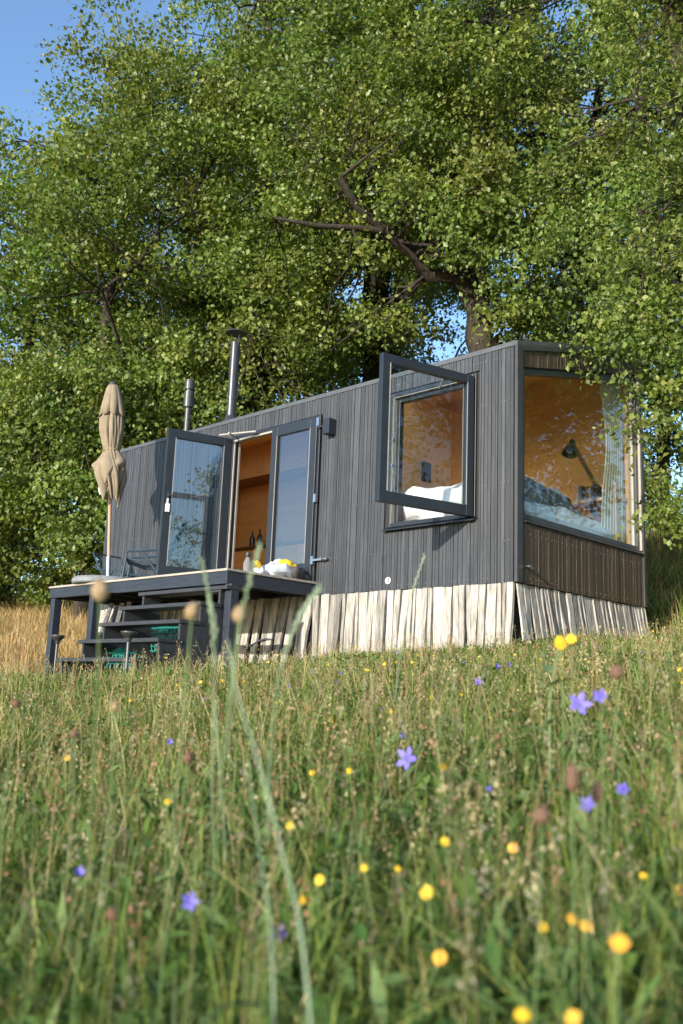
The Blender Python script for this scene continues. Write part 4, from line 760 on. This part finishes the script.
# ------------------------------------------------------------------ plants one can count
def curve3(p0, p1, bow, n=7):
    p0, p1 = Vector(p0), Vector(p1); return [p0.lerp(p1, k / (n - 1)) + Vector(bow) * math.sin(math.pi * k / (n - 1)) for k in range(n)]
def flower(name, label, cat, pos, kind, size, group, seed, lean=.05):
    r = random.Random(seed); bx, by = pos[0] + r.uniform(-lean, lean), pos[1] + r.uniform(-lean, lean); bz_ = Hs(bx, by) - .01; h = max(.05, pos[2] - bz_)
    t = thing(name, label, cat, (bx, by, bz_), group=group); top = Vector((pos[0] - bx, pos[1] - by, h))
    mb = MB(); mb.tube(curve3((0, 0, 0), top, (r.uniform(-.02, .02), r.uniform(-.02, .02), 0)), .0013, 5); mb.build('stem', M['stem'], t)
    fm = MB(); tocam = (Vector(CAM) - Vector(pos)).normalized(); face = (tocam + Vector((r.uniform(-.5, .5), r.uniform(-.5, .5), r.uniform(.0, .7)))).normalized(); q = face.to_track_quat('Z', 'Y').to_matrix()
    if kind in ('bell', 'star', 'bud'):
        op = {'bell': .55, 'star': 1.0, 'bud': .3}[kind]; n = 5
        for k in range(n):
            a0 = 2 * math.pi * k / n + r.uniform(-.1, .1); w = math.pi / n
            P = lambda ang, rr, z: top + q @ Vector((rr * math.cos(ang), rr * math.sin(ang), z))
            s = size; z1, z2 = s * .9 * (1.1 - op), s * 1.1 * (1.1 - op)
            vs = [P(a0, .0, -.35 * s), P(a0 - w, s * .38, z1 - .25 * s), P(a0, s * .42, z1 - .2 * s), P(a0 + w, s * .38, z1 - .25 * s), P(a0 - w * .55, s * (.55 + .2 * op), z2 - .15 * s), P(a0 + w * .55, s * (.55 + .2 * op), z2 - .15 * s), P(a0, s * (.62 + .42 * op), z2)]
            fm.add(vs, [(0, 1, 2), (0, 2, 3), (1, 4, 2), (2, 5, 3), (4, 6, 2), (2, 6, 5)])
        fm.build('blossom', M['petal'], t)
    elif kind in ('yellow', 'orange'):
        n = 14
        for ring, (rr, zz) in enumerate(((1, 0), (.65, .12), (.35, .2))):
            for k in range(n - ring * 3):
                a = 2 * math.pi * k / (n - ring * 3) + ring * .3; w = .28; P = lambda ang, q_, z: top + q @ Vector((q_ * math.cos(ang), q_ * math.sin(ang), z)); s = size * rr * r.uniform(.85, 1.05)
                fm.add([P(a, .08 * size, zz * size), P(a - w, s * .7, (zz + .12) * size), P(a - w * .5, s, (zz + .1) * size), P(a + w * .5, s, (zz + .1) * size), P(a + w, s * .7, (zz + .12) * size)], [(0, 1, 2, 3, 4)])
        fm.build('blossom', M['ypetal' if kind == 'yellow' else 'opetal'], t)
        dm = MB(); dm.tube([top + q @ Vector((0, 0, .1 * size)), top + q @ Vector((0, 0, .30 * size))], [size * .34, size * .22], 10); dm.build('centre', M['opetal'], t); cm = MB(); cm.tube([top + q @ Vector((0, 0, -.5 * size)), top + q @ Vector((0, 0, -.1 * size)), top + q @ Vector((0, 0, .06 * size))], [size * .18, size * .4, size * .3], 8); cm.build('calyx', M['stem'], t)
    elif kind in ('tan', 'brown', 'long'):
        hl = size * (2.6 if kind == 'long' else 1.4); ax = Vector((r.uniform(-.35, .35), r.uniform(-.35, .35), 1)).normalized(); c = top
        fm.tube([c + ax * hl * (k / 6 - .5) for k in range(7)], [size * x * (1.35 if kind != 'tan' else 1.1) for x in (.18, .42, .5, .5, .45, .33, .1)], 12)
        for k in range(90):   # scales and anthers
            u = r.uniform(-.48, .5); a = r.uniform(0, 6.28); rad = size * (.5 - .6 * u * u); d = Vector((math.cos(a), math.sin(a), r.uniform(0, .8))).normalized(); p = c + ax * hl * u + Vector((math.cos(a), math.sin(a), 0)) * rad * .9
            fm.add([p, p + d * size * .22 + Vector((0, 0, size * .06)), p + Vector((-math.sin(a), math.cos(a), .3)) * size * .10], [(0, 1, 2)])
        fm.build('seed_head', M['head_tan' if kind == 'tan' else 'head_brown'], t)
    return t
for i_, (nm_, lb_, ct_, p_, k_, s_, g_) in enumerate([
 ('bellflower', 'open violet bellflower facing the viewer below the yellow hawkbit pair', 'bellflower', (4.21, -6.037, -1.169), 'star', 0.0243, 'violet bellflowers in the meadow'),
 ('bellflower', 'blurred violet bellflower just right of the open one', 'bellflower', (4.344, -6.194, -1.157), 'bell', 0.0163, 'violet bellflowers in the meadow'),
 ('bellflower', 'open violet bellflower alone in the middle of the meadow', 'bellflower', (3.612, -5.869, -1.322), 'star', 0.0306, 'violet bellflowers in the meadow'),
 ('bellflower', 'pale violet bellflower low on the left, near the brown seed head', 'bellflower', (3.993, -6.821, -1.491), 'star', 0.0153, 'violet bellflowers in the meadow'),
 ('bellflower', 'violet bell hanging at the bottom beside the long pale stalk', 'bellflower', (3.958, -6.602, -1.578), 'bell', 0.0204, 'violet bellflowers in the meadow'),
 ('bellflower', 'small pale violet flower at the far left edge low in the grass', 'bellflower', (3.607, -6.783, -1.515), 'bud', 0.0147, 'violet bellflowers in the meadow'),
 ('bellflower', 'violet bell behind the reddish brown spikes at right', 'bellflower', (4.413, -6.364, -1.331), 'bell', 0.0160, 'violet bellflowers in the meadow'),
 ('bellflower', 'closed violet bud slanting right of the reddish brown spikes', 'bellflower', (4.356, -6.137, -1.321), 'bud', 0.0163, 'violet bellflowers in the meadow'),
 ('bellflower', 'small violet bell in mid meadow left of the leafy yellow hawkbit', 'bellflower', (2.678, -4.277, -1.091), 'bell', 0.0268, 'violet bellflowers in the meadow'),
 ('bellflower', 'tiny dark violet bud under the middle bellflower row', 'bellflower', (3.945, -5.975, -1.368), 'bud', 0.0111, 'violet bellflowers in the meadow'),
 ('bellflower', 'tiny violet bell farther up the meadow near the planks', 'bellflower', (1.979, -3.139, -0.969), 'bell', 0.0234, 'violet bellflowers in the meadow'),
 ('bellflower', 'tiny violet bud beside the farthest bell', 'bellflower', (1.856, -2.838, -0.943), 'bud', 0.0247, 'violet bellflowers in the meadow'),
 ('bellflower', 'small violet speck of a bell left of the long stalk', 'bellflower', (2.778, -6.002, -1.331), 'bell', 0.0123, 'violet bellflowers in the meadow'),
 ('yellow_flower', 'bright yellow flower low in the centre of the foreground', 'flower', (4.302, -6.63, -1.45), 'yellow', 0.0105, 'yellow and orange meadow flowers'),
 ('yellow_flower', 'blurred orange yellow flower under the bright yellow one', 'flower', (4.351, -6.659, -1.523), 'orange', 0.0111, 'yellow and orange meadow flowers'),
 ('yellow_flower', 'yellow flower right of the long pale stalk, upper of the pair', 'flower', (4.031, -6.58, -1.479), 'yellow', 0.0094, 'yellow and orange meadow flowers'),
 ('yellow_flower', 'yellow flower right of the long pale stalk, lower of the pair', 'flower', (4.062, -6.648, -1.498), 'yellow', 0.0064, 'yellow and orange meadow flowers'),
 ('yellow_flower', 'small yellow flower left of the middle bellflower', 'flower', (3.47, -5.929, -1.364), 'yellow', 0.0083, 'yellow and orange meadow flowers'),
 ('yellow_flower', 'small yellow flower right of the middle bellflower', 'flower', (3.739, -5.878, -1.334), 'yellow', 0.0098, 'yellow and orange meadow flowers'),
 ('yellow_flower', 'yellow flower halfway above the bright yellow one', 'flower', (4.096, -6.324, -1.429), 'yellow', 0.0088, 'yellow and orange meadow flowers'),
 ('yellow_flower', 'soft orange flower alone right of centre', 'flower', (4.201, -6.26, -1.431), 'orange', 0.0101, 'yellow and orange meadow flowers'),
 ('yellow_flower', 'left one of two soft orange flowers at lower right', 'flower', (4.487, -6.54, -1.465), 'orange', 0.0089, 'yellow and orange meadow flowers'),
 ('yellow_flower', 'right one of two soft orange flowers at lower right', 'flower', (4.5, -6.525, -1.473), 'orange', 0.0089, 'yellow and orange meadow flowers'),
 ('yellow_flower', 'large blurred orange flower near the lower right corner', 'flower', (4.689, -6.784, -1.421), 'orange', 0.0111, 'yellow and orange meadow flowers'),
 ('yellow_flower', 'greenish yellow flower left of the two soft orange ones', 'flower', (4.399, -6.475, -1.5), 'yellow', 0.0083, 'yellow and orange meadow flowers'),
 ('yellow_flower', 'small yellow flower near the right edge', 'flower', (4.422, -6.202, -1.452), 'yellow', 0.0067, 'yellow and orange meadow flowers'),
 ('yellow_flower', 'orange flower cut by the right edge of the view', 'flower', (4.41, -6.036, -1.494), 'orange', 0.0101, 'yellow and orange meadow flowers'),
 ('yellow_flower', 'small yellow flower left of the bright yellow one', 'flower', (4.035, -6.476, -1.469), 'yellow', 0.0070, 'yellow and orange meadow flowers'),
 ('yellow_flower', 'tiny yellow flower just above left of the bright yellow one', 'flower', (4.127, -6.492, -1.456), 'yellow', 0.0054, 'yellow and orange meadow flowers'),
 ('yellow_flower', 'blurred yellow flower at the very bottom, left of the pale one', 'flower', (4.607, -6.843, -1.5), 'yellow', 0.0085, 'yellow and orange meadow flowers'),
 ('yellow_flower', 'blurred pale orange flower at the very bottom edge', 'flower', (4.674, -6.853, -1.484), 'orange', 0.0081, 'yellow and orange meadow flowers'),
 ('yellow_flower', 'small yellow flower on the left under the brown heads', 'flower', (3.43, -6.469, -1.419), 'yellow', 0.0071, 'yellow and orange meadow flowers'),
 ('yellow_flower', 'small yellow flower close to the bend of the long stalk', 'flower', (3.84, -6.476, -1.421), 'yellow', 0.0077, 'yellow and orange meadow flowers'),
 ('yellow_flower', 'small yellow flower on the far left', 'flower', (1.88, -5.827, -1.445), 'yellow', 0.0123, 'yellow and orange meadow flowers'),
 ('yellow_flower', 'small yellow flower left of the middle bellflower and farther left', 'flower', (3.293, -5.891, -1.384), 'yellow', 0.0088, 'yellow and orange meadow flowers'),
 ('plantain', 'tan plantain head rising in front of the parasol base', 'seed head', (3.937, -6.99, -1.028), 'tan', 0.0249, 'brown seed heads above the grass'),
 ('plantain', 'tan plantain head in front of the stairs', 'seed head', (4.035, -6.886, -1.054), 'tan', 0.0191, 'brown seed heads above the grass'),
 ('plantain', 'round tan plantain head in front of the right deck leg', 'seed head', (4.087, -6.834, -1.056), 'tan', 0.0205, 'brown seed heads above the grass'),
 ('plantain', 'dark brown seed head above the violet bellflowers', 'seed head', (4.345, -6.135, -1.11), 'brown', 0.0190, 'brown seed heads above the grass'),
 ('plantain', 'reddish brown elongated spike right of centre', 'seed head', (4.536, -6.618, -1.269), 'long', 0.0136, 'brown seed heads above the grass'),
 ('plantain', 'broad reddish brown seed head left of the elongated spike', 'seed head', (4.537, -6.695, -1.312), 'brown', 0.0161, 'brown seed heads above the grass'),
 ('plantain', 'shorter reddish brown spike right of the elongated one', 'seed head', (4.525, -6.534, -1.292), 'long', 0.0119, 'brown seed heads above the grass'),
 ('plantain', 'round brown seed head low on the left', 'seed head', (3.964, -6.94, -1.499), 'brown', 0.0137, 'brown seed heads above the grass'),
 ('plantain', 'small brown seed head at upper left of the meadow', 'seed head', (3.379, -6.685, -1.274), 'brown', 0.0127, 'brown seed heads above the grass'),
 ('plantain', 'small tan seed head in front of the stairs, lower left', 'seed head', (3.713, -6.804, -1.207), 'tan', 0.0120, 'brown seed heads above the grass'),
 ('plantain', 'brown double seed head between stairs and long stalk', 'seed head', (3.651, -6.586, -1.306), 'brown', 0.0153, 'brown seed heads above the grass'),
 ('plantain', 'small brown seed head at the left edge of the meadow', 'seed head', (3.177, -6.721, -1.217), 'brown', 0.0135, 'brown seed heads above the grass'),
 ('yellow_flower', 'larger yellow hawkbit on the leafy plant before the white planks', 'flower', (4.033, -5.82, -1.032), 'yellow', 0.0169, 'yellow and orange meadow flowers'),
 ('yellow_flower', 'smaller yellow hawkbit just right of the larger one', 'flower', (3.946, -5.626, -1.008), 'yellow', 0.0143, 'yellow and orange meadow flowers'),
]): flower(nm_, lb_, ct_, p_, k_, s_, g_, 300 + i_)
def tiny(n, kind, label, cat, group, seed, r0, r1, a0, a1, mat, hmin, hmax, sz):
    rg = np.random.default_rng(seed); x, y, r = polar(rg, n, r0, r1, a0, a1, .9); r_ = random.Random(seed); base = None; meshes = []
    for v in range(4):
        mb = MB(); m = 7 if kind == 'yellow' else 5; tilt = Matrix.Rotation(r_.uniform(.2, 1.2), 3, 'X')
        for k in range(m):
            a = 2 * math.pi * k / m; w_ = .8 * math.pi / m; vs = [Vector((0, 0, 0)), Vector((.7 * math.cos(a - w_), .7 * math.sin(a - w_), .3)), Vector((1.0 * math.cos(a), math.sin(a), .42)), Vector((.7 * math.cos(a + w_), .7 * math.sin(a + w_), .3))]; mb.add([tilt @ q for q in vs], [(0, 1, 2, 3)])
        mb.tube([tilt @ Vector((0, 0, -.1)), tilt @ Vector((0, 0, .2))], [.35, .25], 6); o = mb.build(cat.replace(' ', '_'), mat); meshes.append(o)
    for i in range(n):
        if footprint(x[i], y[i], .1) or (x[i] < -2.6 and y[i] > -3): continue
        c = meshes[i % 4] if i < 4 else meshes[i % 4].copy()
        if i >= 4: COL.objects.link(c)
        near = .6 if y[i] > -2.6 else 1; s_ = sz * r_.uniform(.7, 1.3); c.scale = (s_,) * 3; c.rotation_euler = (0, 0, r_.uniform(0, 6.28)); c.location = (x[i], y[i], Hs(x[i], y[i]) + r_.uniform(hmin, hmax) * near); tag(c, label, cat, group)
    for o in meshes:
        if 'label' not in o: bpy.data.objects.remove(o)
tiny(105, 'yellow', 'tiny yellow flower speck among the meadow grass', 'yellow flower', 'tiny yellow flowers scattered in the meadow', 5, 3.4, 11, -20, 14, M['ypetal'], .17, .32, .012)
tiny(34, 'yellow', 'tiny pale greenish yellow blossom in the right part of the meadow', 'pale flower', 'tiny pale blossoms at the right of the meadow', 6, 5, 11, -21, -6, M['palepetal'], .18, .38, .013)
tiny(24, 'violet', 'tiny violet bellflower speck among the meadow grass', 'violet flower', 'tiny violet flowers scattered in the meadow', 7, 3.4, 10, -18, 10, M['petal'], .18, .32, .015)
# ear-bearing grass stalks rising in front of the cabin
def stalk(label, pts, ear, mat, seed, rad=.0018):
    r = random.Random(seed); b = pts[0]; t = thing('grass_stalk', label, 'grass stalk', b, group='tall grass stalks standing above the meadow'); P = [Vector(p) - Vector(b) for p in pts]
    # smooth the path
    Q = []
    for i in range(len(P) - 1):
        p0, p1, p2, p3 = P[max(i - 1, 0)], P[i], P[i + 1], P[min(i + 2, len(P) - 1)]
        for k in range(6):
            s = k / 6; Q.append(.5 * ((2 * p1) + (p2 - p0) * s + (2 * p0 - 5 * p1 + 4 * p2 - p3) * s * s + (3 * p1 - p0 - 3 * p2 + p3) * s ** 3))
    Q.append(P[-1]); n = len(Q); mb = MB(); mb.tube(Q, [rad * (1.5 - .9 * i / n) for i in range(n)], 6); mb.build('stem', mat, t)
    if ear:
        mb = MB(); L_ = 0; i = n - 1
        path = [Q[-1]]
        while i > 0 and L_ < ear: L_ += (Q[i] - Q[i - 1]).length; i -= 1; path.append(Q[i])
        m = int(ear / .009)
        for k in range(m):
            s = k / m * (len(path) - 1.001); j = int(s); p = path[j].lerp(path[j + 1], s - j); ax = (path[j] - path[j + 1]).normalized(); a = (k % 2) * math.pi + r.uniform(-.4, .4)
            side = ax.cross(Vector((0, 1, .3))).normalized(); side = Matrix.Rotation(a, 3, ax) @ side; e = p + side * .0035 + ax * .013
            mb.tube([p, p + side * .0035 + ax * .006, e], [.0008, .0018, .0003], 5)
        mb.build('ear', mat, t)
stalk('long pale stalk curving from the bottom edge up to the deck leg', [(4.444, -6.994, -1.534), (4.409, -6.985, -1.432), (4.366, -6.975, -1.365), (4.278, -6.947, -1.258), (4.189, -6.916, -1.171), (4.149, -6.904, -1.101)], 0.0, M['palestem'], 1, 0.0014)
stalk('tall grass ear rising in front of the top steps', [(3.663, -6.483, -1.507), (3.798, -6.623, -1.299), (3.844, -6.684, -1.172), (3.898, -6.73, -1.068), (3.92, -6.77, -1.003), (3.934, -6.797, -0.959)], 0.16, M['palestem'], 2, 0.0016)
stalk('slender grass ear beside the tall one before the steps', [(3.644, -6.497, -1.528), (3.742, -6.594, -1.341), (3.802, -6.649, -1.19), (3.853, -6.7, -1.083), (3.855, -6.717, -1.012)], 0.12, M['palestem'], 3, 0.0013)
stalk('grass ear leaning right in front of the open doorway', [(3.927, -6.713, -1.288), (4.024, -6.788, -1.187), (4.081, -6.829, -1.095), (4.138, -6.864, -1.024), (4.157, -6.862, -0.964)], 0.1, M['palestem'], 4, 0.0014)
stalk('knotted wheat like ear bending right below the deck corner', [(3.885, -6.571, -1.434), (3.98, -6.661, -1.285), (4.078, -6.741, -1.168), (4.138, -6.773, -1.092), (4.158, -6.767, -1.046), (4.177, -6.756, -1.015)], 0.15, M['palestem'], 5, 0.0017)
stalk('fine green stalk standing before the open side window shadow', [(3.206, -5.451, -1.178), (3.308, -5.543, -0.996), (3.339, -5.546, -0.874), (3.384, -5.538, -0.742)], 0.12, M['palestem'], 6, 0.0016)
stalk('straight pale stalk at the bottom next to the violet bell', [(4.375, -6.985, -1.554), (4.343, -6.965, -1.48), (4.267, -6.91, -1.433), (4.149, -6.834, -1.353), (4.11, -6.823, -1.273)], 0, M['palestem'], 7, 0.0011)
stalk('arching grass blade low at the bottom edge', [(4.402, -7.113, -1.511), (4.377, -7.068, -1.505), (4.36, -7.011, -1.514), (4.352, -6.941, -1.534), (4.346, -6.867, -1.566)], 0, M['stem'], 8, 0.0016)
# leafy plant that carries the hawkbits
lp = thing('leafy_plant', 'leafy green plant with narrow leaves under the yellow hawkbits', 'plant', (3.871, -5.616, -1.313))
lz = Hs(lp.location.x, lp.location.y); dzl = lp.location.z - lz; lp.location.z = lz
mb = MB(); mb.tube([(0, 0, 0), (.005, 0, dzl), (.0, .01, dzl + .15), (.02, .02, dzl + .28)], [.004, .0035, .003, .002], 7); mb.build('stem', M['stem'], lp)
for k in range(15):
    z = .05 + (dzl + .20) * k / 15; a = k * 2.4; l = .10 + .035 * math.sin(k); mb = MB(); d = Vector((math.cos(a), math.sin(a), .45)).normalized(); s = Vector((-math.sin(a), math.cos(a), 0)); p = Vector((.004, .0, z)); n_ = 6; vs = []
    for j in range(n_ + 1):
        t = j / n_; c = p + d * l * t + Vector((0, 0, -.03 * t * t)); w_ = .016 * math.sin(math.pi * min(1, t * .93 + .07)) * (1.25 if j % 2 else .8); vs += [c - s * w_, c + Vector((0, 0, -.003)), c + s * w_]
    mb.add(vs, [(3 * j, 3 * j + 1, 3 * j + 4, 3 * j + 3) for j in range(n_)] + [(3 * j + 1, 3 * j + 2, 3 * j + 5, 3 * j + 4) for j in range(n_)]); mb.build('leaf', M['stem'], lp)


# ------------------------------------------------------------------ camera, light, world
yaw, pitch, roll, F = -.779, .194, .039, 939.9
cy_, sy_ = math.cos(yaw), math.sin(yaw); cp, sp = math.cos(pitch), math.sin(pitch)
f_ = Vector((sy_ * cp, cy_ * cp, sp)); r_ = Vector((cy_, -sy_, 0)); u_ = r_.cross(f_); r2 = r_ * math.cos(roll) + u_ * math.sin(roll); u2 = -r_ * math.sin(roll) + u_ * math.cos(roll)
cd = bpy.data.cameras.new('camera'); co = bpy.data.objects.new('camera', cd); COL.objects.link(co)
co.matrix_world = Matrix(((r2.x, u2.x, -f_.x, CAM[0]), (r2.y, u2.y, -f_.y, CAM[1]), (r2.z, u2.z, -f_.z, CAM[2]), (0, 0, 0, 1)))
cd.sensor_width = 36; cd.sensor_fit = 'AUTO'; cd.lens = 36 * F / 1024; cd.clip_start = .05; cd.clip_end = 2000
cd.dof.use_dof = True; cd.dof.focus_distance = 10.5; cd.dof.aperture_fstop = 2.9
SC.camera = co
tosun = Vector((.18, -1, .265)).normalized(); el = math.asin(tosun.z); az = math.atan2(tosun.x, tosun.y)
sd = bpy.data.lights.new('sun', 'SUN'); sd.energy = 2.9; sd.angle = R_(.5); sd.color = (1, .93, .82); so = bpy.data.objects.new('sun', sd); COL.objects.link(so); so.rotation_euler = (-tosun).to_track_quat('-Z', 'Y').to_euler(); so.location = (10, -20, 20)
w = bpy.data.worlds.new('World'); SC.world = w; w.use_nodes = True; nt = w.node_tree; nt.nodes.clear()
sk = nt.nodes.new('ShaderNodeTexSky'); sk.sky_type = 'NISHITA'; sk.sun_disc = False; sk.sun_elevation = el; sk.sun_rotation = az; sk.air_density = 1.0; sk.dust_density = .6; sk.ozone_density = 3.0
bg = nt.nodes.new('ShaderNodeBackground'); bg.inputs[1].default_value = .15; ow = nt.nodes.new('ShaderNodeOutputWorld'); nt.links.new(sk.outputs[0], bg.inputs[0]); nt.links.new(bg.outputs[0], ow.inputs[0])
SC.render.engine = 'CYCLES'; SC.cycles.max_bounces = 6; SC.cycles.diffuse_bounces = 4; SC.cycles.glossy_bounces = 2; SC.cycles.transparent_max_bounces = 12
SC.view_settings.view_transform = 'Standard'; SC.view_settings.look = 'None'; SC.view_settings.exposure = 1.25; SC.view_settings.gamma = 1
SC.render.resolution_x = 683; SC.render.resolution_y = 1024
